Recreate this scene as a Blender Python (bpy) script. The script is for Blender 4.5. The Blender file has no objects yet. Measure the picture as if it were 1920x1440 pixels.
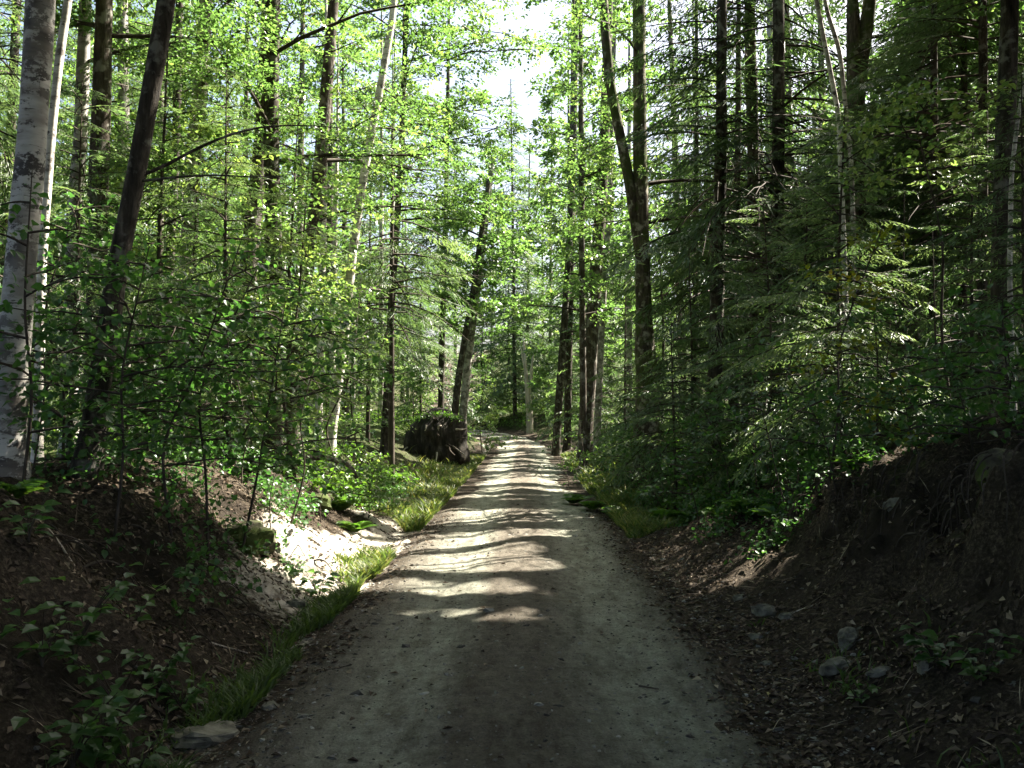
import bpy, bmesh, math, random
import numpy as np
from mathutils import Vector

SC = bpy.context.scene
COL = SC.collection
rng = np.random.default_rng(11)
random.seed(5)
pi = math.pi

# ------------------------------------------------------------------ sun
SUN_AZ, SUN_EL = math.radians(58), math.radians(50)
SD = np.array([math.cos(SUN_EL)*math.sin(SUN_AZ), math.cos(SUN_EL)*math.cos(SUN_AZ), math.sin(SUN_EL)])

# ------------------------------------------------------------------ noise
def _hash(ix, iy, seed):
    n = (ix.astype(np.int64)*374761393 + iy.astype(np.int64)*668265263 + seed*974711) & 0xffffffff
    n = ((n ^ (n >> 13))*1274126177) & 0xffffffff
    n = ((n ^ (n >> 15))*2246822519) & 0xffffffff
    return ((n ^ (n >> 16)) & 0xffffff)/float(0xffffff)

def vnoise(x, y, seed=0):
    x = np.asarray(x, float); y = np.asarray(y, float)
    ix = np.floor(x); iy = np.floor(y)
    fx = x-ix; fy = y-iy
    fx = fx*fx*(3-2*fx); fy = fy*fy*(3-2*fy)
    a = _hash(ix, iy, seed); b = _hash(ix+1, iy, seed); c = _hash(ix, iy+1, seed); d = _hash(ix+1, iy+1, seed)
    return (a*(1-fx)+b*fx)*(1-fy)+(c*(1-fx)+d*fx)*fy

def fbm(x, y, seed=0, octv=4):
    s = 0; amp = .5; tot = 0
    for o in range(octv):
        s = s+amp*vnoise(np.asarray(x)*2**o, np.asarray(y)*2**o, seed+o*17)
        tot += amp; amp *= .5
    return s/tot

def S(a, b, x):
    t = np.clip((np.asarray(x, float)-a)/(b-a), 0, 1)
    return t*t*(3-2*t)

def nrm(v):
    return v/np.maximum(np.linalg.norm(v, axis=-1, keepdims=True), 1e-9)

# ------------------------------------------------------------------ camera measurements
FPX, CAMH, TILT = 1663.0, 1.7, math.atan(65/1663.0)
def at(px, py, Y):
    """world point at depth Y seen at that spot of the photograph"""
    u = (px-960)/FPX; v = (720-py)/FPX
    f = math.cos(TILT)-math.sin(TILT)*v
    return np.array([Y*u/f, Y, CAMH+Y*(math.sin(TILT)+math.cos(TILT)*v)/f])

# ------------------------------------------------------------------ terrain
def cx(Y):
    Y = np.asarray(Y, float)
    return -.1+.015*Y-.019*np.maximum(Y-43, 0)**2
def roadz(Y):
    Y = np.asarray(Y, float)
    return .00062*np.clip(Y-18, 0, 50)**2
def ground(X, Y):
    X = np.asarray(X, float); Y = np.asarray(Y, float)
    d = X-cx(np.minimum(Y, 62))
    w = (fbm(Y/2.3, X*0+3, 5, 3)-.5)*1.1
    sl = -d; sr = d
    a = 1-S(12.5, 17, Y)
    gul = (vnoise(Y*1.7, X*.5, 31)-.5)*.34+(vnoise(Y*4.1, X*.9, 32)-.5)*.14
    nl = (1.3-.25*S(8.5, 11.5, Y))*S(1.7, 3.9, sl+gul+w*.5)
    fl = 1.1*S(2.2, 5.6, sl+w*.6)
    zl = a*nl+(1-a)*fl+.045*np.clip(sl-5, 0, 40)
    b = 1-S(9.5, 15.5, Y)
    gr = (vnoise(Y*1.9, X*.4, 33)-.5)*.22+w*.35+(fbm(Y*1.9, X*1.9, 34, 5)-.5)*.95
    nr = .50*S(1.5, 3.2, sr+w*.15)+(1.12-.09*np.clip(Y-5, 0, 9))*S(2.65, 3.75, sr+gr)+.35*S(3.5, 5.2, sr)
    fr = .12*S(1.5, 2.1, sr)+.85*S(2.1, 4.8, sr+w*.5)
    zr = b*nr+(1-b)*fr+.035*np.clip(sr-5, 0, 40)
    z = roadz(Y)+np.where(d < 0, zl, zr)
    off = S(1.5, 2.4, np.abs(d))
    z = z+off*((fbm(X*.9, Y*.9, 3, 4)-.5)*.34+(fbm(X*4, Y*4, 9, 3)-.5)*.16+(vnoise(X*11, Y*11, 12)-.5)*.05)
    z = z+S(2.2, 2.9, d)*(1-S(4.5, 6, d))*(1-S(11, 14, Y))*((fbm(X*3.2, Y*3.2, 91, 4)-.5)*.30+(fbm(X*9, Y*9, 92, 3)-.5)*.16)
    z = z+S(6, 14, np.abs(d))*(fbm(X*.13, Y*.13, 4, 2)-.5)*1.2
    z = z-.05*np.exp(-((d+1.8)/.2)**2)*(1-.5*S(20, 40, Y))
    z = z+.16*np.clip(Y-64, 0, 60)+.05*np.clip(np.abs(d)-14, 0, 60)
    return z
def road_lift(X, Y):
    u = np.asarray(X, float)-cx(Y)
    h = .04+.02*np.exp(-(u/.35)**2)-.028*np.exp(-((u-.74)/.28)**2)-.028*np.exp(-((u+.74)/.28)**2)
    h = h+(vnoise(u*.7+7, Y*1.1, 41)-.5)*.06*S(6, 11, Y)+(vnoise(u*.8, Y*3.1, 42)-.5)*.035
    h = h+(fbm(u*7, Y*7, 43, 3)-.5)*.034+(vnoise(u*19, Y*19, 45)-.5)*.010
    h = h-.02*np.exp(-((u-1.0-.15*vnoise(Y*.4, Y*0, 46))/.09)**2)
    e = 1.46-.46*S(9, 30, Y)+(fbm(Y*.8, u*0+2, 44, 3)-.5)*.55
    h = np.maximum(h+.012, .016)
    return h-.10*S(0, .8, np.abs(u)-e+.35)
def surf(X, Y):
    return ground(X, Y)+np.maximum(road_lift(X, Y), 0)*(np.abs(np.asarray(X)-cx(Y)) < 1.85)

# ------------------------------------------------------------------ materials
def newmat(name):
    m = bpy.data.materials.new(name); m.use_nodes = True
    nt = m.node_tree
    for n in list(nt.nodes): nt.nodes.remove(n)
    out = nt.nodes.new('ShaderNodeOutputMaterial')
    return m, nt, out
def N(nt, t, **kw):
    n = nt.nodes.new('ShaderNode'+t)
    for k, v in kw.items():
        if k.startswith('i_'):
            n.inputs[k[2:].replace('_', ' ')].default_value = v
        else: setattr(n, k, v)
    return n
def ramp(nt, src, stops):
    r = N(nt, 'ValToRGB'); e = r.color_ramp.elements
    while len(e) < len(stops): e.new(.5)
    for k, (p, c) in zip(e, stops):
        k.position = p; k.color = (*c, 1) if len(c) == 3 else c
    nt.links.new(src, r.inputs[0]); return r.outputs[0]
def mixc(nt, f, a, b, mode='MIX'):
    m = N(nt, 'Mix', data_type='RGBA', blend_type=mode)
    for i, v in ((0, f), (6, a), (7, b)):
        if isinstance(v, bpy.types.NodeSocket): nt.links.new(v, m.inputs[i])
        elif i == 0: m.inputs[0].default_value = v
        else: m.inputs[i].default_value = (*v, 1)
    return m.outputs[2]
def noise(nt, vec, scale, detail=4, rough=.6):
    n = N(nt, 'TexNoise'); n.inputs['Scale'].default_value = scale; n.inputs['Detail'].default_value = detail
    n.inputs['Roughness'].default_value = rough
    if vec is not None: nt.links.new(vec, n.inputs['Vector'])
    return n.outputs['Fac']
def coords(nt, scale=(1, 1, 1), which='Object'):
    t = N(nt, 'TexCoord'); mp = N(nt, 'Mapping'); mp.inputs['Scale'].default_value = scale
    nt.links.new(t.outputs[which], mp.inputs[0]); return mp.outputs[0]
def bump(nt, h, strength=.5, dist=.02):
    b = N(nt, 'Bump'); b.inputs['Strength'].default_value = strength; b.inputs['Distance'].default_value = dist
    nt.links.new(h, b.inputs['Height']); return b.outputs[0]

def leaf_mat(name, c0, c1, c2, trans, gloss=.35, tw=.45):
    """thin leaf: diffuse and glossy front, light coming through from behind"""
    m, nt, out = newmat(name); L = nt.links
    at_ = N(nt, 'Attribute', attribute_name='tint')
    oi = N(nt, 'ObjectInfo')
    col = ramp(nt, at_.outputs['Fac'], [(0, c0), (.55, c1), (1, c2)])
    tcol = mixc(nt, 1.0, col, trans, 'MULTIPLY')
    hsv = N(nt, 'HueSaturation'); mr = N(nt, 'MapRange'); mr.inputs[3].default_value = .8; mr.inputs[4].default_value = 1.2
    L.new(oi.outputs['Random'], mr.inputs[0]); L.new(mr.outputs[0], hsv.inputs['Value']); L.new(col, hsv.inputs['Color'])
    p = N(nt, 'BsdfPrincipled'); L.new(hsv.outputs[0], p.inputs['Base Color'])
    p.inputs['Roughness'].default_value = gloss; p.inputs['Specular IOR Level'].default_value = .5
    t = N(nt, 'BsdfTranslucent'); L.new(tcol, t.inputs[0])
    mx = N(nt, 'MixShader'); mx.inputs[0].default_value = tw
    L.new(p.outputs[0], mx.inputs[1]); L.new(t.outputs[0], mx.inputs[2]); L.new(mx.outputs[0], out.inputs[0])
    return m

def bark_mat(name, dark, mid, light, zs=.22, scale=16, moss=0.0, patch=(.3, .3, .28), patchamt=.0, strength=.9):
    m, nt, out = newmat(name); L = nt.links
    v = coords(nt, (1, 1, zs)); n1 = noise(nt, v, scale, 6, .65)
    col = ramp(nt, n1, [(.32, dark), (.52, mid), (.72, light)])
    o = coords(nt)
    if patchamt:
        n2 = noise(nt, o, 5.5, 5, .6)
        f = ramp(nt, n2, [(.60-patchamt*.25, (0, 0, 0)), (.68-patchamt*.2, (1, 1, 1))])
        col = mixc(nt, f, col, patch)
    if moss:
        n3 = noise(nt, o, 2.2, 5, .7)
        f = ramp(nt, n3, [(.62-moss*.3, (0, 0, 0)), (.75-moss*.3, (1, 1, 1))])
        col = mixc(nt, f, col, (.055, .075, .018))
    p = N(nt, 'BsdfPrincipled'); L.new(col, p.inputs['Base Color']); p.inputs['Roughness'].default_value = .9
    p.inputs['Specular IOR Level'].default_value = .2
    L.new(bump(nt, n1, strength, .03), p.inputs['Normal']); L.new(p.outputs[0], out.inputs[0])
    return m

def birch_mat(name, white=(.62, .59, .53), amt=.5, ps=5.0):
    m, nt, out = newmat(name); L = nt.links
    v = coords(nt, (1.3, 1.3, 8)); n1 = noise(nt, v, 4.0, 4, .75)
    lent = ramp(nt, n1, [(.36, (.05, .04, .035)), (.42, white), (.8, tuple(c*1.15 for c in white))])
    n2 = noise(nt, coords(nt, (1, 1, 1.5)), ps, 7, .72)
    f = ramp(nt, n2, [(.53+.07*(1-amt), (0, 0, 0)), (.56+.07*(1-amt), (1, 1, 1))])
    big = ramp(nt, noise(nt, coords(nt, (1, 1, .6)), 1.7, 3), [(.34, (.25, .25, .25)), (.5, (1, 1, 1))])
    f = mixc(nt, 1.0, f, big, 'MULTIPLY')
    c = mixc(nt, f, lent, (.05, .042, .037))
    n3 = noise(nt, coords(nt, (1, 1, 3)), 2.0, 3)
    f2 = ramp(nt, n3, [(.44, (0, 0, 0)), (.62, (.75, .75, .75))])
    c = mixc(nt, f2, c, (.19, .165, .14))
    p = N(nt, 'BsdfPrincipled'); L.new(c, p.inputs['Base Color']); p.inputs['Roughness'].default_value = .7
    L.new(bump(nt, n1, .35, .01), p.inputs['Normal']); L.new(p.outputs[0], out.inputs[0])
    return m

def ground_mat():
    m, nt, out = newmat('forest_soil'); L = nt.links
    pos = coords(nt, (1, 1, 1))
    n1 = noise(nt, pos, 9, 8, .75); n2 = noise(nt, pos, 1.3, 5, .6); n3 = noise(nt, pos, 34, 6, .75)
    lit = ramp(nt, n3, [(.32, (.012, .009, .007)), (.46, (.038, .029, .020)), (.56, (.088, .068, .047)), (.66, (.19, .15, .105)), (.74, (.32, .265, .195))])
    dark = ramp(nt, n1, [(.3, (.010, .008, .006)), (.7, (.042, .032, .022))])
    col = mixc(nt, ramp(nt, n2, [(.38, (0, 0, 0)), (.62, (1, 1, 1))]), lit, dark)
    sand = ramp(nt, n1, [(.25, (.25, .215, .165)), (.42, (.45, .41, .34)), (.65, (.62, .58, .50))])
    a1 = N(nt, 'Attribute', attribute_name='sand'); a2 = N(nt, 'Attribute', attribute_name='moss')
    mm = N(nt, 'Math', operation='ADD'); L.new(a1.outputs['Fac'], mm.inputs[0]); 
    ms = N(nt, 'Math', operation='MULTIPLY_ADD'); L.new(n1, ms.inputs[0]); ms.inputs[1].default_value = 1.2; ms.inputs[2].default_value = -.6
    L.new(ms.outputs[0], mm.inputs[1])
    f = ramp(nt, mm.outputs[0], [(.35, (0, 0, 0)), (.65, (1, 1, 1))])
    col = mixc(nt, f, col, sand)
    mg = ramp(nt, n3, [(.3, (.015, .025, .006)), (.7, (.06, .085, .02))])
    m2 = N(nt, 'Math', operation='ADD'); L.new(a2.outputs['Fac'], m2.inputs[0]); L.new(ms.outputs[0], m2.inputs[1])
    col = mixc(nt, ramp(nt, m2.outputs[0], [(.4, (0, 0, 0)), (.7, (1, 1, 1))]), col, mg)
    p = N(nt, 'BsdfPrincipled'); L.new(col, p.inputs['Base Color']); p.inputs['Roughness'].default_value = .95
    p.inputs['Specular IOR Level'].default_value = .15
    L.new(bump(nt, n3, .9, .05), p.inputs['Normal']); L.new(p.outputs[0], out.inputs[0])
    return m

def road_mat():
    m, nt, out = newmat('packed_gravel'); L = nt.links
    uv = N(nt, 'UVMap'); sep = N(nt, 'SeparateXYZ'); L.new(uv.outputs[0], sep.inputs[0])
    pos = coords(nt, (1, 1, 1))
    n1 = noise(nt, coords(nt, (1, .16, 1)), 3.2, 8, .72); n2 = noise(nt, pos, 70, 5, .8); n3 = noise(nt, pos, 11, 6, .75)
    ad = N(nt, 'Math', operation='MULTIPLY_ADD'); L.new(n1, ad.inputs[0]); ad.inputs[1].default_value = .42; L.new(sep.outputs[0], ad.inputs[2])
    mr = N(nt, 'MapRange'); mr.inputs[1].default_value = -1.6+.21; mr.inputs[2].default_value = 1.6+.21; L.new(ad.outputs[0], mr.inputs[0])
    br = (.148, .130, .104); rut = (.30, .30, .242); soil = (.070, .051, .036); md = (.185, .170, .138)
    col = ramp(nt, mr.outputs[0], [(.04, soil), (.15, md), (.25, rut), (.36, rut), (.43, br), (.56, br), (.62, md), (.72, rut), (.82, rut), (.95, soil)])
    col = mixc(nt, .8, col, ramp(nt, n2, [(.25, (.25, .25, .25)), (.5, (1, 1, 1)), (.75, (1.6, 1.6, 1.55))]), 'MULTIPLY')
    col = mixc(nt, .85, col, ramp(nt, n3, [(.28, (.45, .42, .4)), (.5, (1, 1, 1)), (.72, (1.35, 1.35, 1.35))]), 'MULTIPLY')
    n4 = noise(nt, coords(nt, (1, .3, 1)), 6.5, 7, .75)
    col = mixc(nt, .8, col, ramp(nt, n4, [(.36, (.5, .46, .42)), (.5, (1, 1, 1)), (.62, (1.3, 1.32, 1.3))]), 'MULTIPLY')
    p = N(nt, 'BsdfPrincipled'); L.new(col, p.inputs['Base Color']); p.inputs['Roughness'].default_value = .9
    p.inputs['Specular IOR Level'].default_value = .2
    hs = N(nt, 'Math', operation='ADD'); L.new(n2, hs.inputs[0]); L.new(n3, hs.inputs[1])
    L.new(bump(nt, hs.outputs[0], 1.0, .04), p.inputs['Normal']); L.new(p.outputs[0], out.inputs[0])
    return m

def tint_mat(name, stops, rough=.8, bumps=0, trans=0):
    m, nt, out = newmat(name); L = nt.links
    a = N(nt, 'Attribute', attribute_name='tint'); col = ramp(nt, a.outputs['Fac'], stops)
    p = N(nt, 'BsdfPrincipled'); L.new(col, p.inputs['Base Color']); p.inputs['Roughness'].default_value = rough
    p.inputs['Specular IOR Level'].default_value = .3
    if bumps: L.new(bump(nt, noise(nt, coords(nt), bumps, 5, .7), .6, .02), p.inputs['Normal'])
    if trans:
        t = N(nt, 'BsdfTranslucent'); L.new(col, t.inputs[0]); mx = N(nt, 'MixShader'); mx.inputs[0].default_value = trans
        L.new(p.outputs[0], mx.inputs[1]); L.new(t.outputs[0], mx.inputs[2]); L.new(mx.outputs[0], out.inputs[0])
    else: L.new(p.outputs[0], out.inputs[0])
    return m
def rock_mat(name, a, b, c, moss=.0):
    return bark_mat(name, a, b, c, zs=1, scale=7, moss=moss, strength=.6)

M = {}
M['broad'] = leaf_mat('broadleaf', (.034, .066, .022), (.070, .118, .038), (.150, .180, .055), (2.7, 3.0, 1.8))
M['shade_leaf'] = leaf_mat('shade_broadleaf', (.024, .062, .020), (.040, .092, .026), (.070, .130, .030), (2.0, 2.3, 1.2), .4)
M['yellow_leaf'] = leaf_mat('yellowing_leaf', (.07, .11, .018), (.15, .17, .02), (.27, .21, .02), (2.0, 2.0, .9))
M['hemlock'] = leaf_mat('hemlock_needles', (.028, .056, .027), (.058, .100, .044), (.125, .170, .078), (2.4, 2.5, 1.5), .48, .35)
M['fern'] = leaf_mat('fern_green', (.04, .085, .018), (.065, .13, .022), (.13, .18, .03), (2.2, 2.5, 1.1))
M['grass'] = leaf_mat('grass_blade', (.035, .065, .018), (.075, .115, .03), (.22, .20, .08), (1.8, 1.9, 1.0), .5)
M['bark'] = bark_mat('brown_bark', (.018, .014, .010), (.062, .049, .037), (.15, .125, .10), patch=(.2, .19, .165), patchamt=.35)
M['dark_bark'] = bark_mat('dark_bark', (.012, .010, .008), (.048, .040, .031), (.13, .11, .09), patch=(.17, .165, .14), patchamt=.25)
M['mossy_bark'] = bark_mat('mossy_bark', (.018, .014, .010), (.07, .055, .04), (.16, .135, .10), moss=.5, patch=(.3, .28, .22), patchamt=.3)
M['beech'] = bark_mat('grey_bark', (.07, .062, .052), (.16, .148, .13), (.27, .25, .22), zs=.6, scale=7, patch=(.42, .40, .36), patchamt=.5, strength=.35)
M['birch'] = birch_mat('white_birch_bark')
M['birch_dark'] = birch_mat('blotched_birch_bark', (.46, .44, .40), 1.45, 3.4)
M['bleached'] = bark_mat('bleached_wood', (.22, .18, .14), (.42, .37, .31), (.6, .55, .48), zs=.1, scale=14, strength=.5)
M['twig'] = bark_mat('twig_bark', (.02, .016, .012), (.055, .044, .034), (.10, .085, .07), strength=.3)
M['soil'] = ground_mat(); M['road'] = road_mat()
M['litter'] = tint_mat('dead_leaf', [(0, (.024, .017, .011)), (.35, (.065, .046, .030)), (.65, (.15, .112, .075)), (.87, (.32, .26, .18)), (.96, (.45, .38, .28)), (1, (.45, .36, .06))], .75, trans=.15)
M['pebble'] = tint_mat('pebble', [(0, (.03, .027, .024)), (.5, (.10, .095, .083)), (.9, (.22, .215, .19)), (1, (.34, .33, .30))], .85)
M['rock'] = rock_mat('grey_rock', (.04, .037, .029), (.15, .142, .112), (.28, .265, .215))
M['mossy_rock'] = rock_mat('mossy_rock', (.025, .022, .016), (.065, .056, .042), (.13, .115, .09), .6)
M['rootsoil'] = bark_mat('root_soil', (.008, .007, .006), (.028, .024, .020), (.10, .088, .074), zs=.3, scale=6, strength=1.0)

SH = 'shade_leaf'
# ------------------------------------------------------------------ mesh helpers
class MB:
    def __init__(s): s.V = []; s.F = []; s.T = []; s.M = []; s.n = 0; s.sm = []
    def add(s, V, F, T=None, mi=0, smooth=False):
        V = np.asarray(V, float).reshape(-1, 3); F = np.asarray(F, np.int64).reshape(-1, 4)
        if len(F) == 0: return
        s.V.append(V); s.F.append(F+s.n); s.n += len(V)
        s.T.append(np.full(len(F), .5) if T is None else np.broadcast_to(np.asarray(T, float), (len(F),)))
        s.M.append(np.full(len(F), mi)); s.sm.append(np.full(len(F), smooth))
    def mesh(s, name, mats, origin=(0, 0, 0)):
        me = bpy.data.meshes.new(name)
        if s.n:
            V = np.concatenate(s.V)-np.asarray(origin, float); F = np.concatenate(s.F).astype(np.int32)
            me.vertices.add(len(V)); me.vertices.foreach_set('co', V.astype(np.float32).ravel())
            me.loops.add(F.size); me.loops.foreach_set('vertex_index', F.ravel())
            me.polygons.add(len(F)); me.polygons.foreach_set('loop_start', np.arange(0, F.size, 4, dtype=np.int32))
            for m in mats: me.materials.append(m)
            me.polygons.foreach_set('material_index', np.concatenate(s.M).astype(np.int32))
            me.update(calc_edges=True)
            me.polygons.foreach_set('use_smooth', np.concatenate(s.sm).astype(bool))
            a = me.attributes.new('tint', 'FLOAT', 'FACE'); a.data.foreach_set('value', np.concatenate(s.T).astype(np.float32))
            me.update()
        return me
def link(name, data, parent=None, loc=(0, 0, 0)):
    o = bpy.data.objects.new(name, data); COL.objects.link(o); o.location = loc
    if parent is not None: o.parent = parent
    return o
def tag(o, label=None, cat=None, group=None, kind=None):
    if label: o['label'] = label
    if cat: o['category'] = cat
    if group: o['group'] = group
    if kind: o['kind'] = kind
    return o
def obj_of(mb, name, mats, parent=None, origin=(0, 0, 0)):
    me = mb.mesh(name, mats, origin)
    return link(name, me, parent, (0, 0, 0) if parent is not None else origin)

def resample(P, step):
    P = np.asarray(P, float); seg = np.linalg.norm(np.diff(P, axis=0), axis=1); t = np.concatenate([[0], np.cumsum(seg)])
    n = max(2, int(t[-1]/step)+1); u = np.linspace(0, t[-1], n)
    Q = np.stack([np.interp(u, t, P[:, k]) for k in range(3)], 1)
    for _ in range(2):
        if n > 3: Q[1:-1] = .25*Q[:-2]+.5*Q[1:-1]+.25*Q[2:]
    return Q, u/t[-1]
def tube(mb, P, R, k=8, rough=0., seed=0, mi=0, smooth=True, T=.5):
    P = np.asarray(P, float); R = np.broadcast_to(np.asarray(R, float), (len(P),)); n = len(P)
    t = nrm(np.gradient(P, axis=0)) if n > 2 else nrm(np.repeat((P[1]-P[0])[None], n, 0))
    ref = np.array([0, 1., 0]) if abs(t[:, 2]).mean() > .6 else np.array([0, 0, 1.])
    a = nrm(np.cross(t, ref)); b = np.cross(t, a)
    th = np.arange(k)*2*pi/k
    rr = R[:, None]*np.ones((n, k))
    if rough:
        L = np.linalg.norm(P-P[0], axis=1)
        rr = rr*(1+rough*(fbm(np.cos(th)[None]*1.6+L[:, None]*1.1+seed, np.sin(th)[None]*1.6+seed*3.1+L[:, None]*.3, seed, 3)-.5)*2)
    V = P[:, None]+rr[..., None]*(np.cos(th)[None, :, None]*a[:, None]+np.sin(th)[None, :, None]*b[:, None])
    i = np.arange(n-1)[:, None]*k; j = np.arange(k)[None]; j2 = (j+1) % k
    F = np.stack([i+j, i+j2, i+k+j2, i+k+j], -1).reshape(-1, 4)
    mb.add(V.reshape(-1, 3), F, T, mi, smooth)

def leaves(mb, C, D, Nn, L, W, T, mi=0, shape=1, droop=.1, fold=.12):
    C = np.asarray(C, float); n = len(C)
    if n == 0: return
    L = np.broadcast_to(np.asarray(L, float), (n,))[:, None]; W = np.broadcast_to(np.asarray(W, float), (n,))[:, None]
    D = nrm(D); Sd = nrm(np.cross(D, Nn)); U = np.cross(Sd, D)
    if shape == 1:
        V = np.stack([C, C+D*L*.42+Sd*W*.5+U*W*fold, C+D*L-U*L*droop, C+D*L*.42-Sd*W*.5+U*W*fold], 1)
        F = np.arange(4*n).reshape(n, 4); mb.add(V.reshape(-1, 3), F, T, mi)
    elif shape == 2:      # ovate leaf folded along its midrib
        m1 = C+D*L*.5
        V = np.stack([C, C+D*L*.22+Sd*W*.42+U*W*fold, C+D*L*.55+Sd*W*.46+U*W*fold*.8, C+D*L-U*L*droop,
                      C+D*L*.55-Sd*W*.46+U*W*fold*.8, C+D*L*.22-Sd*W*.42+U*W*fold, m1], 1)
        b = np.arange(n)[:, None]*7
        F = np.concatenate([b+np.array([[0, 1, 2, 6]]), b+np.array([[6, 2, 3, 4]]), b+np.array([[0, 6, 4, 5]])])
        mb.add(V.reshape(-1, 3), F, np.tile(np.broadcast_to(np.asarray(T, float), (n,)), 3), mi)

# ------------------------------------------------------------------ sun gaps in the canopy
def lit_share(gx, gy):
    """(open sky share for the canopy, share that must be open at every height)"""
    d = gx-cx(np.clip(gy, 0, 44))
    L = np.full(gx.shape, .22)
    L = np.where(d < -2.2, np.where(gy > 10.5, .84, .10), L)
    L = np.where(d < -16, .45, L)
    L = np.where((d > 2) & (gy > 8), .30, L)
    L = np.where((np.abs(d) <= 2.2) & (gy > 13.4), .46, L)
    L = np.where((gy < 8.2) & (d > -6), .0, L)
    A = S(9.0, 9.8, gy)*(1-S(12.6, 13.4, gy))*S(-5.4, -4.2, d)*(1-S(.1, 1.0, d))
    A = np.maximum(A, S(8.2, 9.2, gy)*(1-S(12.4, 13.2, gy))*S(-5.6, -4.4, d)*(1-S(-1.6, -.9, d)))
    A2 = .66*S(6.9, 7.7, gy)*(1-S(11, 12, gy))*S(-1.9, -1.2, d)*(1-S(.1, .8, d))
    A2 = np.maximum(A2, .72*S(11.5, 12.5, gy)*(1-S(17, 24, gy))*S(-2.6, -1.8, d)*(1-S(.5, 1.4, d)))
    B = S(7.8, 8.6, gy)*(1-S(11.6, 12.6, gy))*S(1.0, 1.6, d)*(1-S(3.8, 4.8, d))
    Cl =   .34*(d > 2)*S(12.5, 14, gy)*(1-S(32, 45, gy))+.54*(d < -2.4)*S(10.5, 13, gy)*(1-S(32, 45, gy))*(d > -14)
    Cl = np.maximum(Cl, 1.0*S(49, 50, gy)*(1-S(54, 55, gy))*S(-5, -4, gx)*(1-S(1, 2, gx)))
    Cl = np.maximum(Cl, .46*(np.abs(d) <= 1.9)*(gy > 13.4)*(gy < 42))
    return L, np.maximum(np.maximum(np.maximum(A*1.02, A2), .9*B), Cl)
def keep_mask(P, soft=True):
    """which leaf positions stay: the canopy has gaps the sun comes through; nothing overhangs the road low down"""
    gx = P[:, 0]-P[:, 2]*SD[0]/SD[2]; gy = P[:, 1]-P[:, 2]*SD[1]/SD[2]
    L, Hd = lit_share(gx, gy)
    n = vnoise(gx*.3+3, gy*1.6, 71)*.6+vnoise(gx*.9, gy*4.2, 72)*.4
    n = np.clip((n-.5)*1.55+.5, 0, .999)
    L = np.where((P[:, 0] > 8.5) & (gy > 8.2), np.maximum(L, .55), L)
    L = np.maximum(L*np.where(P[:, 0] > 0, S(8, 13, P[:, 2]), S(6, 11.5, P[:, 2])), Hd)
    k = n > L
    d = np.abs(P[:, 0]-cx(np.clip(P[:, 1], 0, 62)))
    clear = (.8+1.1*vnoise(P[:, 1]*.35, P[:, 2]*.5, 73))*(1-.75*S(6, 12, P[:, 2]))
    k &= ~((d < clear) & (P[:, 2] > 1.2) & (P[:, 1] < 48) & (P[:, 1] > 9))
    return k

# ------------------------------------------------------------------ foliage generators
def sprays(mb, P, out, rad, per, leafL, mi=0, masked=True, shape=1, tb=0., flat=.28):
    n = len(P)
    if n == 0: return
    r = np.random.default_rng(int(abs(P.sum())*1000) % 2**31)
    nz = nrm(np.array([0, 0, 1.])+r.normal(0, .22, (n, 3))+out*r.uniform(0, .35, (n, 1)))
    ax = nrm(np.cross(nz, r.normal(0, 1, (n, 3)))); ay = np.cross(nz, ax)
    th = r.uniform(0, 2*pi, (n, per)); rr = np.sqrt(r.uniform(0, 1, (n, per)))*np.broadcast_to(np.asarray(rad, float), (n,))[:, None]
    off = (np.cos(th)*rr)[..., None]*ax[:, None]+(np.sin(th)*rr)[..., None]*ay[:, None]
    C = P[:, None]+off+nz[:, None]*r.normal(0, .035, (n, per, 1))
    D = nrm(off*1.2+out[:, None]*.5*np.asarray(rad).mean()+r.normal(0, .22, (n, per, 3)))
    Nn = nz[:, None]+r.normal(0, flat, (n, per, 3))
    T = np.clip(r.beta(2, 2.4, (n, 1))*.65+r.uniform(0, .35, (n, per))+tb, 0, 1)
    L = leafL*r.uniform(.5, 1.3, (n, per))
    C = C.reshape(-1, 3); D = D.reshape(-1, 3); Nn = Nn.reshape(-1, 3); T = T.ravel(); L = L.ravel()
    if masked:
        k = keep_mask(C); C, D, Nn, T, L = C[k], D[k], Nn[k], T[k], L[k]
    leaves(mb, C, D, Nn, L, L*(.62 if shape == 1 else .8), T, mi, shape)

def on_line(line, z):
    return np.array([np.interp(z, line[:, 2], line[:, k]) for k in range(3)])

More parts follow.
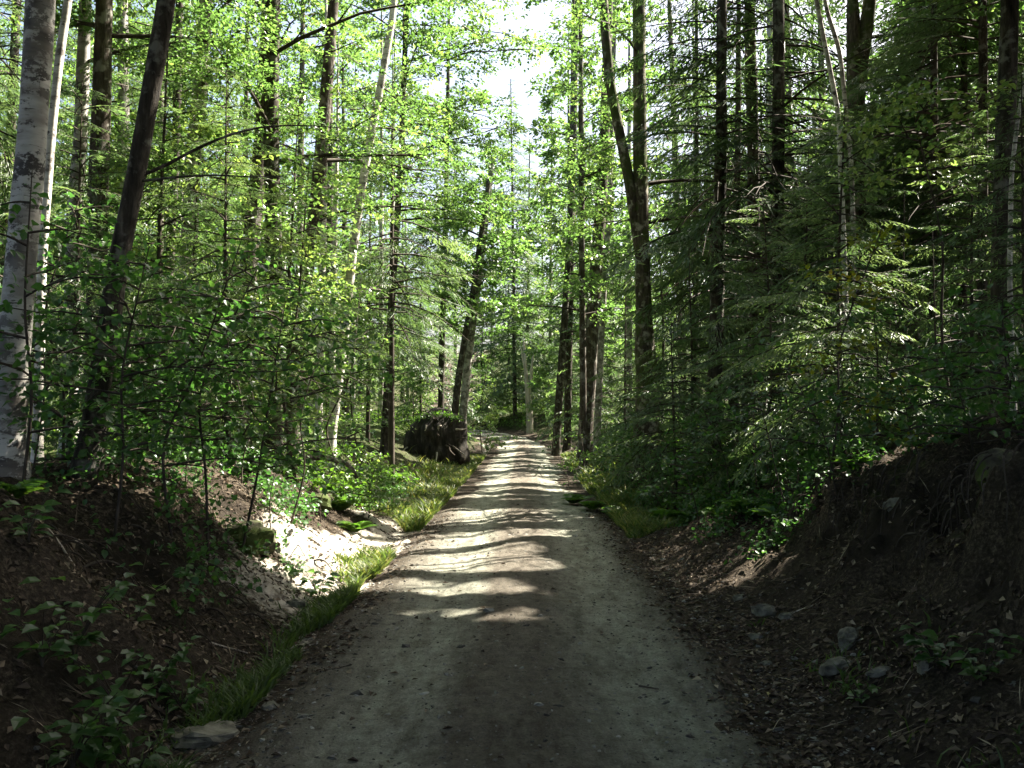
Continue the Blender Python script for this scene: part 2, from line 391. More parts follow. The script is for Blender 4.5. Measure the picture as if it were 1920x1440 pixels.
def broad_crown(fol, wood, line, z0, z1, R, nl, per=26, leafL=.12, dens=3.2, seed=0, tb=0., trad=.1, masked=True, shape=1, twigk=4, up=.45, bias=None):
    r = np.random.default_rng(seed)
    PP = []; OO = []
    for i in range(nl):
        f = (i+r.uniform(.1, .9))/nl; z = z0+(z1-z0)*f
        p0 = on_line(line, z); az = i*2.399+r.uniform(-.5, .5)
        if bias is not None and r.uniform() < .6: az = bias+r.normal(0, .7)
        Ln = R*(.55+.45*math.sin(pi*min(1, .25+.75*f)))*r.uniform(.65, 1.1)*(1-.45*max(0, f-.6)/.4)
        el = up*(.5+f)*r.uniform(.6, 1.2)
        h = np.array([math.cos(az), math.sin(az), 0])
        t = np.linspace(0, 1, 7)[:, None]
        wob = np.cumsum(r.normal(0, .05*Ln, (7, 3)), 0)*t
        P = p0+h*Ln*t+np.array([0, 0, 1.])*(Ln*math.tan(el)*t*(1-.62*t))+wob*.5
        ns = max(2, int(Ln*dens)); tt = r.uniform(.22, 1.02, ns)
        q = np.stack([np.interp(tt, t[:, 0], P[:, k]) for k in range(3)], 1)
        side = np.array([-h[1], h[0], 0]); sw = r.normal(0, .24, ns)*Ln*(.35+.65*np.sin(pi*np.clip(tt, 0, 1)))
        q = q+side*sw[:, None]+np.array([0, 0, 1.])*r.normal(0, .10, (ns, 1))*min(1.5, Ln)
        PP.append(q); OO.append(nrm(h+side*np.sign(sw)[:, None]*.6))
        kq = keep_mask(q) if masked else np.ones(ns, bool)
        if wood is not None and kq.mean() > .6:
            rad = max(.007, min(trad*.34, .015*Ln))*(1-.88*t[:, 0])+.003
            tube(wood, P, rad, twigk, smooth=True)
        if wood is not None and Ln > .5:
            for j in range(0, ns, 3):
                if not kq[j]: continue
                a = np.array([np.interp(max(.05, tt[j]-.18), t[:, 0], P[:, k]) for k in range(3)])
                tube(wood, np.stack([a, q[j]]), [.010+.003*Ln, .003], 3)
    PP = np.concatenate(PP); OO = np.concatenate(OO)
    rad = r.uniform(.22, .58, len(PP))*(.60+.12*R)
    sprays(fol, PP, OO, rad, per, leafL, 0, masked, shape, tb)

def bough_proto(nside, ntw, seed, wid=.017):
    r = np.random.default_rng(seed); C = []; D = []; L = []
    for i in range(nside):
        t = .10+.9*(i+r.uniform(0, .6))/nside; s = 1 if i % 2 else -1
        ang = s*math.radians(r.uniform(42, 62)); sl = (.46*(1-t)**.75+.07)*r.uniform(.7, 1.1)*(S(0, .3, t)*.5+.5)
        dr = np.array([math.cos(ang), math.sin(ang), 0])
        p0 = np.array([t, 0, 0])
        for j in range(ntw):
            u = (j+.3)/ntw; a2 = ang+(1 if j % 2 else -1)*math.radians(r.uniform(28, 55))
            C.append(p0+dr*sl*u); D.append([math.cos(a2), math.sin(a2), r.normal(-.08, .13)]); L.append((.085*(1-.4*u)+.02)*r.uniform(.7, 1.2)*(1 if sl > .1 else .6))
        C.append(p0+dr*sl*.4); D.append([*dr[:2], -.05]); L.append(sl*.75)
    C = np.array(C); D = np.array(D); L = np.array(L); W = np.minimum(np.full(len(L), wid), L*.35)
    return C, D, L, W
PROTO_S = [bough_proto(16, 6, s, .019) for s in range(8)]
PROTO_F = [bough_proto(20, 5, 40+s, .034) for s in range(8)]
PROTO_L = [bough_proto(26, 9, 20+s, .0145) for s in range(8)]

def bough(fol, wood, p0, az, Ln, pitch, droop, r, masked, tb=0.):
    C, D, L, W = (PROTO_F if p0[1] > 26 or p0[1] < 3 else PROTO_L if Ln > 1.35 else PROTO_S)[r.integers(8)]
    def bend(q):
        q = q.copy(); x = q[:, 0]
        q[:, 2] += -droop*x**2.0-.55*np.abs(q[:, 1])**1.4
        return q
    c0 = bend(C); c1 = bend(C+D*L[:, None]); D2 = nrm(c1-c0)
    ca, sa = math.cos(az), math.sin(az); cp, sp = math.cos(pitch), math.sin(pitch)
    Rm = np.array([[ca*cp, -sa, -ca*sp], [sa*cp, ca, -sa*sp], [sp, 0, cp]])
    Cw = p0+(c0*Ln)@Rm.T; Dw = D2@Rm.T
    Nn = Rm[:, 2]+r.normal(0, .30, (len(C), 3))
    T = np.clip(.10+.55*r.uniform()+.3*r.uniform(0, 1, len(C))+.25*C[:, 0]-.1+tb, 0, 1)
    k = np.ones(len(Cw), bool)
    if masked: k = keep_mask(Cw)
    leaves(fol, Cw[k], Dw[k], Nn[k], (L*Ln)[k], (W*Ln)[k], T[k], 0, 1, .05, 0.1)
    if wood is not None and k.mean() > .25:
        t = np.linspace(0, 1, 5); ax = np.stack([t, t*0, t*0], 1)
        tube(wood, p0+(bend(ax)*Ln)@Rm.T, (.006+.010*Ln)*(1-.85*t), 3)

def hemlock_crown(fol, wood, line, z0, z1, R, nb, seed, masked=True, tb=0., top=True):
    r = np.random.default_rng(seed)
    for i in range(nb):
        f = (i+r.uniform(0, 1))/nb; z = z0+(z1-z0)*f
        if top: Ln = R*(1.02-f)**.75*r.uniform(.6, 1.1)*(.75+.25*min(1, f/.15))+.15
        else: Ln = R*r.uniform(.5, 1.08)
        p0 = on_line(line, z)
        bough(fol, wood, p0, i*2.399+r.uniform(-.6, .6), Ln, r.uniform(-.28, .22)+(.40*f if top else 0), r.uniform(.16, .62), r, masked, tb)

# ------------------------------------------------------------------ trees
HEROES = []
def ground_base(p):
    return float(ground(p[0], p[1]))
def tree(name, label, cat, pts, D=None, wpx=None, H=15., bark='bark', crown=None, group=None, rough=.10, k=10, flare=.5, extra=None, topr=.25, world=None, rads=None, straight=False):
    """a trunk (a polyline measured at depth D) carried on up to height H, and its crown"""
    if world is None:
        P = np.array([at(x, y, D) for x, y in pts]); wr = np.array(wpx, float)*D/FPX/2
        wr = np.interp(np.linspace(0, 1, len(P)), np.linspace(0, 1, len(wr)), wr)
    else: P = np.array(world, float); wr = np.array(rads, float)
    if D and D > 28 and H > 14: H = 24
    g = ground_base(P[0]); base = np.array([P[0][0], P[0][1], g])
    if P[0][2] > g+.02: P = np.vstack([[P[0][0]-(P[1][0]-P[0][0])*.1, P[0][1], g-.2], P]); wr = np.concatenate([[wr[0]], wr])
    else: P[0][2] = min(P[0][2], g-.15)
    zt = g+H
    if P[-1][2] < zt-.3:
        dv = nrm(P[-1]-P[-2]); dv = nrm(dv*.5+np.array([0, 0, .5])) ; up = zt-P[-1][2]
        mid = P[-1]+dv*up*.5/max(.4, dv[2]); end = mid+np.array([dv[0]*.2*up, random.uniform(-.3, .3), up*.5])
        P = np.vstack([P, mid, end]); wr = np.concatenate([wr, [wr[-1]*.72, max(.01, wr[-1]*topr)]])
    Q, u = resample(P, .16 if P[0][1] < 24 else .4)
    seg = np.linalg.norm(np.diff(P, axis=0), axis=1); t = np.concatenate([[0], np.cumsum(seg)]); t /= t[-1]
    R = np.interp(u, t, wr); R = R*(1+flare*np.exp(-np.maximum(Q[:, 2]-g, 0)/.28))
    sd = int(abs(P[0][0]*31+P[0][1]*17)*10) % 9999
    root = link(name, None, None, tuple(base)); root.empty_display_size = .3
    tag(root, label, cat, group)
    tb_ = MB(); tube(tb_, Q, R, k, rough, sd)
    wood = MB(); fol = MB()
    order = np.argsort(Q[:, 2]); line = Q[order]
    if extra: extra(tb_, Q, R)
    mats = None
    if crown:
        kind = crown[0]; kw = dict(crown[1]); lm = kw.pop('mat', 'broad' if kind == 'b' else 'hemlock')
        if 'zr' in kw:
            a, b2 = kw.pop('zr'); kw['z0'] = g+a; kw['z1'] = min(g+b2, line[-1][2])
        if kind == 'b': broad_crown(fol, wood, line, seed=sd, trad=float(R[len(R)//2]), **kw)
        else: hemlock_crown(fol, wood, line, seed=sd, **kw)
        mats = [M[lm], M['twig']]
    obj_of(tb_, 'trunk', [M[bark]], root, base)
    if crown:
        for V, F, T, sm in zip(wood.V, wood.F, wood.T, wood.sm): pass
        off = fol.n
        for V, F, T, sm in zip(wood.V, wood.F, wood.T, wood.sm):
            fol.V.append(V); fol.F.append(F+off); fol.T.append(T); fol.sm.append(sm); fol.M.append(np.full(len(F), 1)); fol.n += len(V)
        if fol.n: obj_of(fol, 'crown', mats, root, base)
    sx = 960+FPX*base[0]/base[1] if base[1] > 1 else None
    return root, line, base

def branch_part(root, base, pts, D, w0, w1, mat, name='branch'):
    P = np.array([at(x, y, D+dd) for x, y, dd in pts]); Q, u = resample(P, .12)
    mb = MB(); tube(mb, Q, w0+(w1-w0)*u, 6, .12, 3); return obj_of(mb, name, [M[mat]], root, base)

def BC(R=3.2, nl=16, zr=(5, 15), per=100, leafL=.085, dens=3.8, **k): return ('b', dict(R=R, nl=int(nl*1.6), zr=zr, per=per, leafL=leafL, dens=dens, **k))
def HC(R=2.6, nb=60, zr=(3, 15), **k): return ('h', dict(R=R, nb=int(nb*2.7), zr=zr, **k))

# ---- measured trees at the roadside, near to far
r1, l1, b1 = tree('birch_tree', 'thick white birch with dark scars and peeling bark at the edge of the picture', 'tree',
     [(8, 900), (25, 640), (40, 480), (58, 300), (68, 150), (76, 0)], 7.0, [62, 54, 50, 51], 15, 'birch_dark', BC(3.6, 15, (7, 14.5)), rough=.10, k=24, flare=.45)
tree('birch_tree', 'slim white birch leaning just behind the thick scarred birch', 'tree',
     [(70, 860), (78, 500), (96, 250), (112, 100), (128, 0)], 9.4, [17, 16, 15], 14, 'birch', BC(2.6, 10, (6.5, 13.5)), k=12)
tree('maple_tree', 'pale blotchy trunk between the slim birch and the brown straight trunk', 'tree',
     [(132, 760), (140, 400), (152, 250), (160, 0)], 14, [30, 26, 22], 15, 'birch_dark', BC(3, 14, (6, 14.5)), k=10)
tree('maple_tree', 'straight brown grey trunk behind the leaning dark trunk', 'tree',
     [(178, 760), (185, 340), (192, 150), (195, 0)], 13, [38, 34, 30], 16, 'bark', BC(3.4, 15, (6, 15.5)), k=12)
r4, l4, b4 = tree('maple_tree', 'dark trunk leaning away from the thick birch, with two thin bare limbs', 'tree',
     [(158, 890), (190, 700), (225, 480), (255, 330), (285, 160), (313, 0)], 7.6, [45, 38, 35, 32], 16, 'dark_bark', BC(4, 17, (7.5, 15.5)), rough=.13, k=20, flare=.35)
branch_part(r4, b4, [(262, 330, 0), (310, 312, .1), (360, 282, .2), (430, 252, .3), (480, 238, .3), (560, 234, .5), (640, 240, .6)], 7.6, .017, .004, 'dark_bark')
branch_part(r4, b4, [(258, 340, 0), (330, 332, -.1), (400, 327, -.2), (480, 333, -.3), (540, 330, -.3)], 7.6, .012, .003, 'dark_bark')
tree('maple_tree', 'thin dark trunk just behind the leaning dark trunk', 'tree', [(300, 800), (318, 500), (330, 290), (337, 0)], 18, [18, 15], 15, 'dark_bark', BC(2.6, 12, (5, 14)))
tree('beech_tree', 'smooth grey beech with bright sun patches on its bark', 'tree', [(340, 780), (350, 550), (362, 300), (378, 150), (386, 0)], 16, [34, 30, 26], 16, 'beech', BC(3.4, 15, (5.5, 15)), k=12)
tree('maple_tree', 'stout dark trunk crossing in front of its twin beyond the grey beech', 'tree', [(512, 760), (513, 450), (508, 250), (512, 0)], 15.4, [34, 30, 28], 16, 'dark_bark', BC(3.6, 16, (5, 15)), k=12)
tree('maple_tree', 'brown trunk set close behind the stout dark trunk', 'tree', [(450, 770), (472, 430), (492, 250), (505, 0)], 16.6, [34, 30, 28], 16, 'bark', BC(3.4, 15, (5, 15)), k=12)
tree('maple_tree', 'leaning brown trunk between the stout dark trunk and the leaning white birch', 'tree', [(550, 720), (565, 560), (590, 420), (605, 250), (618, 100), (626, 0)], 18, [30, 26, 20], 16, 'bark', BC(3.4, 16, (4.5, 15.5)), k=10)
tree('birch_tree', 'tall white birch leaning toward the road above the sunlit bank', 'tree', [(621, 815), (645, 640), (660, 480), (685, 310), (712, 170), (735, 40)], 18.5, [18, 16, 13], 14, 'birch', BC(2.6, 13, (7, 13.5)), k=10)
tree('birch_tree', 'slender white birch stem behind the leaning brown trunk', 'tree', [(598, 740), (603, 560), (608, 380)], 22, [14, 11], 12, 'birch', BC(2, 10, (5.5, 11.5)))
tree('birch_tree', 'slender white birch stem close behind the tall leaning birch', 'tree', [(624, 800), (623, 600), (628, 460)], 21, [12, 9], 10, 'birch', BC(1.8, 9, (4.5, 9.5)))
tree('maple_tree', 'dark trunk leaning toward the road behind the root plate', 'tree', [(850, 795), (862, 690), (885, 560), (905, 420), (918, 330)], 33.5, [14, 11, 9], 10.5, 'dark_bark', BC(2.2, 12, (4.5, 10.4), 34, .17, masked=False))
tree('maple_tree', 'pale lit trunk leaning beside the dark one behind the root plate', 'tree', [(866, 800), (880, 650), (895, 540), (912, 400), (922, 310)], 35, [15, 14, 10], 12, 'beech', BC(2.6, 14, (5, 11.9), 36, .2, masked=False))
tree('maple_tree', 'leafy tree whose long dark limbs droop over the road from the birch side', 'tree', [(722, 820), (732, 600), (752, 300)], 25, [16, 14, 12], 18, 'dark_bark', BC(3.7, 26, (6.5, 17), 60, .12, masked=False, bias=.1), k=9)
tree('hemlock_tree', 'hemlock with drooping dark limbs against the sky gap', 'tree', [(826, 800), (830, 600), (836, 400)], 37, [12, 11, 9], 15.5, 'dark_bark', HC(2.3, 44, (7, 15.4), masked=False), k=8)
tree('maple_tree', 'leafy tree standing opposite whose crown leans over the road', 'tree', [(1094, 820), (1092, 600), (1090, 300)], 27, [14, 12, 11], 18, 'bark', BC(2.1, 24, (4.5, 17), 44, .13, masked=False), k=9)
# far end of the road
def prong(tb_, Q, R):
    P = np.array([at(x, y, 53) for x, y in [(991, 752), (995, 712), (998, 680), (1001, 655)]]); Pq = resample(P, .2)[0]; tube(tb_, Pq, np.linspace(.12, .05, len(Pq)), 7, .1, 4)
    P = np.array([at(x, y, 53) for x, y in [(986, 700), (979, 668), (977, 650)]]); Pq = resample(P, .2)[0]; tube(tb_, Pq, np.linspace(.08, .03, len(Pq)), 7, .1, 5)
tree('bleached_tree', 'bleached forked dead trunk standing where the road disappears', 'tree', [(994, 812), (993, 775), (990, 742), (986, 700), (982, 640)], 53, [13, 12, 11, 7, 4], 5.4, 'bleached', None, extra=prong, flare=.15)
tree('maple_tree', 'pair of dark trunks nearest the road end on the hemlock side, slimmer one', 'tree', [(1044, 805), (1055, 650), (1065, 500), (1075, 300)], 36, [15, 13, 11], 18, 'dark_bark', BC(3.4, 20, (4.5, 24), 40, .2))
tree('maple_tree', 'straight dark trunk behind the slimmer roadside one near the road end', 'tree', [(1064, 800), (1068, 600), (1072, 400)], 38, [14, 12], 18, 'dark_bark', HC(2.8, 80, (4, 24)))
tree('maple_tree', 'tall dark trunk with a lit edge between the road end and the forked maple', 'tree', [(1098, 815), (1108, 640), (1120, 480), (1132, 300)], 29, [28, 25, 20], 18, 'bark', BC(3.6, 20, (5, 24), 40, .2))
tree('maple_tree', 'pale slim trunk tight behind the tall dark trunk before the forked maple', 'tree', [(1120, 800), (1128, 600), (1141, 400)], 31, [14, 12], 16, 'beech', BC(2.8, 18, (5, 22), 36, .2))
def fork(tb_, Q, R):
    P = np.array([at(x, y, 19.5) for x, y in [(1204, 500), (1190, 400), (1178, 330), (1160, 240), (1143, 150), (1135, 60), (1128, -60), (1120, -200)]])
    Pq = resample(P, .16)[0]; tube(tb_, Pq, np.linspace(.13, .09, len(Pq)), 10, .1, 7)
    P = np.array([at(x, y, 19.4) for x, y in [(1222, 740), (1228, 715), (1238, 690), (1236, 672)]])
    Pq = resample(P, .08)[0]; tube(tb_, Pq, np.concatenate([np.linspace(.16, .2, len(Pq)-1), [.03]]), 9, .25, 9)
tree('maple_tree', 'forked maple with a swollen mossy base and a broken knob beside the road', 'tree',
     [(1212, 885), (1212, 800), (1216, 720), (1210, 660), (1207, 580), (1204, 450), (1200, 300), (1198, 0)], 19.5, [56, 50, 48, 40, 30, 28, 26, 24], 18, 'mossy_bark', BC(4, 22, (5.6, 17)), extra=fork, rough=.13, k=14)
tree('hemlock_tree', 'dark hemlock trunk a few steps beyond the forked maple', 'tree', [(1336, 830), (1342, 650), (1348, 430), (1352, 250)], 17, [30, 26, 22], 16, 'dark_bark', HC(2.8, 70, (3.0, 15.8)), k=10)
tree('hemlock_tree', 'thin dark stem between two hemlock trunks', 'tree', [(1372, 770), (1380, 480), (1384, 250)], 20, [14, 12], 14, 'dark_bark', HC(2.2, 50, (4, 13.8)))
tree('hemlock_tree', 'hemlock with a pale scaly trunk lit from one side', 'tree', [(1402, 790), (1412, 520), (1413, 300), (1408, 120), (1405, 0)], 18, [26, 24, 20], 17, 'bark', HC(2.8, 75, (3.4, 16.8)), k=10)
tree('hemlock_tree', 'straight dark hemlock with stubs of dead limbs', 'tree', [(1455, 790), (1458, 380), (1460, 200), (1460, 0)], 17, [26, 24, 22], 17, 'dark_bark', HC(3.0, 70, (4.0, 16.8)), k=10)
def fork2(tb_, Q, R):
    P = np.array([at(x, y, 15.8) for x, y in [(1606, 190), (1618, 90), (1628, 30), (1634, -40), (1640, -200)]]); Pq = resample(P, .16)[0]
    tube(tb_, Pq, np.linspace(.14, .10, len(Pq)), 10, .1, 7)
tree('maple_tree', 'double stemmed mossy trunk rising behind the bright young hemlock', 'tree', [(1600, 800), (1604, 400), (1606, 180), (1600, 60), (1598, 0)], 15.8, [40, 36, 30, 20], 17, 'mossy_bark', BC(3.6, 15, (7.5, 16)), extra=fork2, k=12)
r20, l20, b20 = tree('hemlock_tree', 'thick dark trunk at the far edge of the picture above the eroded bank', 'tree', [(1880, 800), (1878, 500), (1882, 300), (1889, 150), (1893, 0)], 10, [40, 34, 32, 32], 16, 'dark_bark', BC(3.6, 14, (7, 15.5)), k=14)
tree('birch_tree', 'slim pale birch stem in front of the thick dark edge trunk', 'tree', [(1900, 760), (1893, 520), (1896, 330), (1906, 240), (1925, 120)], 9.6, [10, 8, 6], 6.5, 'birch', BC(1.1, 6, (4.6, 6.2), leafL=.09))
tree('birch_tree', 'thin bare pole leaning over the bright young hemlock', 'tree', [(1592, 760), (1580, 400), (1572, 210), (1548, 90), (1530, 0), (1524, -60)], 13.2, [10, 9, 8], 10, 'birch', BC(1.4, 7, (7.6, 9.8)))
tree('birch_tree', 'second thin bare pole bending the same way in front of the double stem', 'tree', [(1610, 760), (1596, 300), (1574, 90), (1556, 40), (1545, 0), (1540, -60)], 14.0, [9, 8, 7], 10, 'birch_dark', BC(1.4, 7, (7.8, 9.8)))
for px, D_, w_, nm in ((1746, 15, 16, 'dark pole-like trunk behind the second young hemlock'), (1802, 17, 16, 'dark trunk deep in shade beyond the second young hemlock'), (1838, 14, 20, 'stout shaded trunk beside the thick dark edge trunk'), (1690, 19, 18, 'shaded trunk between the double stem and the second young hemlock'), (1300, 22, 10, 'pale thin stem behind the forked maple')):
    tree('hemlock_tree', nm, 'tree', [(px, 780), (px+4, 500), (px+6, 250)], D_, [w_, w_*.85], 14, 'dark_bark', HC(2.4, 60, (3.4, 13.8)))

# ---- young hemlocks
def young_hemlock(px, D_, H, R, nb, label, tb=0., masked=True, group=None, z0=.35):
    X = (px-960)/FPX*D_; g = float(ground(X, D_)); ln = [(X, D_, g-.1), (X+random.uniform(-.08, .08), D_, g+H*.5), (X+random.uniform(-.1, .1), D_, g+H)]
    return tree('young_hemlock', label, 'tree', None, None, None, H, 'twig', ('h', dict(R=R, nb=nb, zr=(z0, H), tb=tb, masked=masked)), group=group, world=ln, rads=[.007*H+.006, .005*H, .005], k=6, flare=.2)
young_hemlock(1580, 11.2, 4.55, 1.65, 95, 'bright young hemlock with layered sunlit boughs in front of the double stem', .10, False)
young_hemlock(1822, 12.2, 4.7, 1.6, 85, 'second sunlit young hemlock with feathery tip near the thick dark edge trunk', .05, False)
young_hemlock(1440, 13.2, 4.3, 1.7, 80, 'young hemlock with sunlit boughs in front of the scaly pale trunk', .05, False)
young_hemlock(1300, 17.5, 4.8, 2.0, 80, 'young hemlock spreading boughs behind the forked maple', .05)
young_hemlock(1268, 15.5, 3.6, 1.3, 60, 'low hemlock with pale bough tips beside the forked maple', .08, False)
young_hemlock(1700, 13.6, 4.2, 1.8, 70, 'shaded young hemlock between the two sunlit ones')
young_hemlock(1520, 15.2, 5.6, 2.0, 80, 'taller shaded hemlock behind the brightest young one')
young_hemlock(1760, 10.6, 2.6, 1.3, 55, 'low shaded hemlock on the brow of the eroded bank')
young_hemlock(1640, 10.2, 1.9, 1.1, 45, 'small dark hemlock on the bank below the brightest young one')
young_hemlock(1930, 9.0, 3.6, 1.4, 60, 'dark young hemlock under the thick dark edge trunk')
young_hemlock(1380, 21, 6.5, 2.2, 80, 'tall young hemlock in the shade beyond the scaly pale trunk')
young_hemlock(1240, 24, 7, 2.2, 80, 'tall young hemlock standing behind the broken knob of the maple')
young_hemlock(1170, 27, 6, 2.0, 70, 'young hemlock in the gap before the forked maple')
young_hemlock(1120, 34, 7, 2.2, 70, 'young hemlock near the tall dark trunk with the lit edge')
young_hemlock(1060, 46, 8, 2.4, 70, 'young hemlock beside the road end on the shady side')
young_hemlock(430, 11.5, 5.2, 1.8, 85, 'young hemlock with long pale boughs near the grey beech', .08)
young_hemlock(545, 14.5, 6.2, 2.0, 85, 'young hemlock under the leaning brown trunk', .05)
young_hemlock(300, 12.6, 6.5, 2.0, 80, 'shaded hemlock behind the leaning dark trunk')
young_hemlock(130, 11.5, 5.0, 1.8, 70, 'dark hemlock filling the gap beside the thick birch')
young_hemlock(735, 21, 10.5, 2.6, 130, 'tall feathery hemlock arching over the sunlit bank beside the white birch', .12, z0=3.6)
young_hemlock(690, 27, 9, 2.4, 110, 'pale feathery hemlock behind the white birch', .1, z0=2.8)
young_hemlock(790, 37, 9, 2.6, 90, 'hemlock standing over the root plate', .05)
young_hemlock(830, 41, 9, 2.6, 80, 'hemlock on the inside of the bend before the road end')
young_hemlock(905, 60, 9, 3.0, 80, 'hemlock closing the view at the bend of the road')
young_hemlock(955, 66, 11, 3.2, 90, 'taller hemlock closing the view past the road end')

# ---- leafy saplings
def sapling(px, D_, H, R, nl, label, leafL=.10, per=20, mat='broad', zr=None, lean=0., tb=0., dens=4.2, shape=2, masked=True, name='sapling', group=None, bias=None):
    X = (px-960)/FPX*D_; g = float(ground(X, D_))
    rj = np.random.default_rng(int(px+D_*77)); j = rj.normal(0, .07*H**.7, (4, 2))
    ln = [(X, D_, g-.1), (X+lean*.2+j[0, 0], D_+j[0, 1], g+H*.3), (X+lean*.5+j[1, 0], D_+j[1, 1], g+H*.55), (X+lean+j[2, 0], D_+j[2, 1], g+H)]
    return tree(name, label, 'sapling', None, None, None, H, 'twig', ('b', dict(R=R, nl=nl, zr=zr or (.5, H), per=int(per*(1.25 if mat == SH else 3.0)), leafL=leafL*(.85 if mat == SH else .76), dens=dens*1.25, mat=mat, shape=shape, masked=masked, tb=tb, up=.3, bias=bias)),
                group=group, world=ln, rads=[.004*H+.004, .0035*H+.003, .003*H+.003, .004], k=6, flare=.1)
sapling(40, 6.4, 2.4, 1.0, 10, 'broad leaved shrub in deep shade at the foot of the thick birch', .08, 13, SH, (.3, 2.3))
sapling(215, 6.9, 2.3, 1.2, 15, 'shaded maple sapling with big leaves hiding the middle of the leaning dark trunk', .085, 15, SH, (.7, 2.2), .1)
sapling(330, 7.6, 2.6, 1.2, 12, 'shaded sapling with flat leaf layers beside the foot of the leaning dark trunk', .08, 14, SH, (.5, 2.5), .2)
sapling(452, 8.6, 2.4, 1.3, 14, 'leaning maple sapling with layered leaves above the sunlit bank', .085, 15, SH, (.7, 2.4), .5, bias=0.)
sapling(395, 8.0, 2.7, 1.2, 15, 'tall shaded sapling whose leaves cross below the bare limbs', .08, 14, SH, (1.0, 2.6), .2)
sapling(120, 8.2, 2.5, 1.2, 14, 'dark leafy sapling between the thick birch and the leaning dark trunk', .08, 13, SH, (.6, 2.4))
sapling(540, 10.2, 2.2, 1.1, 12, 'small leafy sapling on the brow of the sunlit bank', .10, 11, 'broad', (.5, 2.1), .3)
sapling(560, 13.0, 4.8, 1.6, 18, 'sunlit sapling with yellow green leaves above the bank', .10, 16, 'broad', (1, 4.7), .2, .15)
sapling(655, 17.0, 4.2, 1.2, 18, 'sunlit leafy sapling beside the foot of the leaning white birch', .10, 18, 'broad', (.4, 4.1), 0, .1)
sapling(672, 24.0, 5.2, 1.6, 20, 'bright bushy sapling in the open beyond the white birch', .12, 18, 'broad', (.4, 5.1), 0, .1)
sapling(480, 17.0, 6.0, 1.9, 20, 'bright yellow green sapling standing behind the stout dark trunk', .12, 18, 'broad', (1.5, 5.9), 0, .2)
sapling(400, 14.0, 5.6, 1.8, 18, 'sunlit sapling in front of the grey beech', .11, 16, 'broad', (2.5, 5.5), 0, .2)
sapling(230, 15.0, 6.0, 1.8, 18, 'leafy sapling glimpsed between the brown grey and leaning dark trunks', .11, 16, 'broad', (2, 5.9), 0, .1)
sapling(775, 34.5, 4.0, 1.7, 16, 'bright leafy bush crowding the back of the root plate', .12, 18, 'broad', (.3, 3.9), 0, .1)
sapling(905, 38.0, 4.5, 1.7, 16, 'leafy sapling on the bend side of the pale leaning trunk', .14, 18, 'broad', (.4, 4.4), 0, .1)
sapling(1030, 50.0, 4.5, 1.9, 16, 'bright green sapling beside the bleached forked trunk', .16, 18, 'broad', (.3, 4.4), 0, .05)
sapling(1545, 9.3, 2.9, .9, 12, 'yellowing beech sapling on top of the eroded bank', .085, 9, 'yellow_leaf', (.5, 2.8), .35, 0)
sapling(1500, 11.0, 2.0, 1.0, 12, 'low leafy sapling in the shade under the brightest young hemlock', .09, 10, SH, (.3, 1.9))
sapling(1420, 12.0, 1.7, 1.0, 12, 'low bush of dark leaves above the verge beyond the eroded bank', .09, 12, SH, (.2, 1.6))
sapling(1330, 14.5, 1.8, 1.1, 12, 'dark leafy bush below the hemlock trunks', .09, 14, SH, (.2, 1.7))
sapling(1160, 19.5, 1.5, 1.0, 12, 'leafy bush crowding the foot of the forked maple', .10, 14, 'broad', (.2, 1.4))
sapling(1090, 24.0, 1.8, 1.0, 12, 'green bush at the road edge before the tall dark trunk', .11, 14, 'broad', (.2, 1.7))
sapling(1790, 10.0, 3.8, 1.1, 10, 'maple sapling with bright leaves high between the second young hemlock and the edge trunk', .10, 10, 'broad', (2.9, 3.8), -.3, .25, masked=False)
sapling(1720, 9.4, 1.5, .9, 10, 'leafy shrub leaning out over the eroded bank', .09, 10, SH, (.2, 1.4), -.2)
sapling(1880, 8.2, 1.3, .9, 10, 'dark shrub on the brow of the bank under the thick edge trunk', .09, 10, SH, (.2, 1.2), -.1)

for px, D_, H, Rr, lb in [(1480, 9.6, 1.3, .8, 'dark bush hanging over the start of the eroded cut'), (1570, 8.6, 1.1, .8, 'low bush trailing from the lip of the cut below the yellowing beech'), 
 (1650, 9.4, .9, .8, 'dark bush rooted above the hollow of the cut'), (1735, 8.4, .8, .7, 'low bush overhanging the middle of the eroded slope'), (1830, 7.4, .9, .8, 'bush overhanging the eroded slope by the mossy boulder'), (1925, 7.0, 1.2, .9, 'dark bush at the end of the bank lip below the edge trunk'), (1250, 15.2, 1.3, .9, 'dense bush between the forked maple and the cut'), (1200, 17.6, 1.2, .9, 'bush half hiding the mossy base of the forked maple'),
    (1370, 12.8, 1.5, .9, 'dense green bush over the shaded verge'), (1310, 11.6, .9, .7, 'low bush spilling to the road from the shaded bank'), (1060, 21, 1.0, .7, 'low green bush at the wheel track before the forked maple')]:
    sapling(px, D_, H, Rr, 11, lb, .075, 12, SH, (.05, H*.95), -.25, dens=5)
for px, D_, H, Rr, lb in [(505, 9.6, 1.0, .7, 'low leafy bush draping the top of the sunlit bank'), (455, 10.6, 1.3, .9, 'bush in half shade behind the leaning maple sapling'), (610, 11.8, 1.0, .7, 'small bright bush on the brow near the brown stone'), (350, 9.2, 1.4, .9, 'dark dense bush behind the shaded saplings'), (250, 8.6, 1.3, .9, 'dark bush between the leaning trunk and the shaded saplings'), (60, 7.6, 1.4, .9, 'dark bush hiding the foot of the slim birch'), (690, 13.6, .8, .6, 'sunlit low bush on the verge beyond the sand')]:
    sapling(px, D_, H, Rr, 11, lb, .08, 12, SH if px < 480 else 'broad', (.05, H*.95), .1, dens=5)

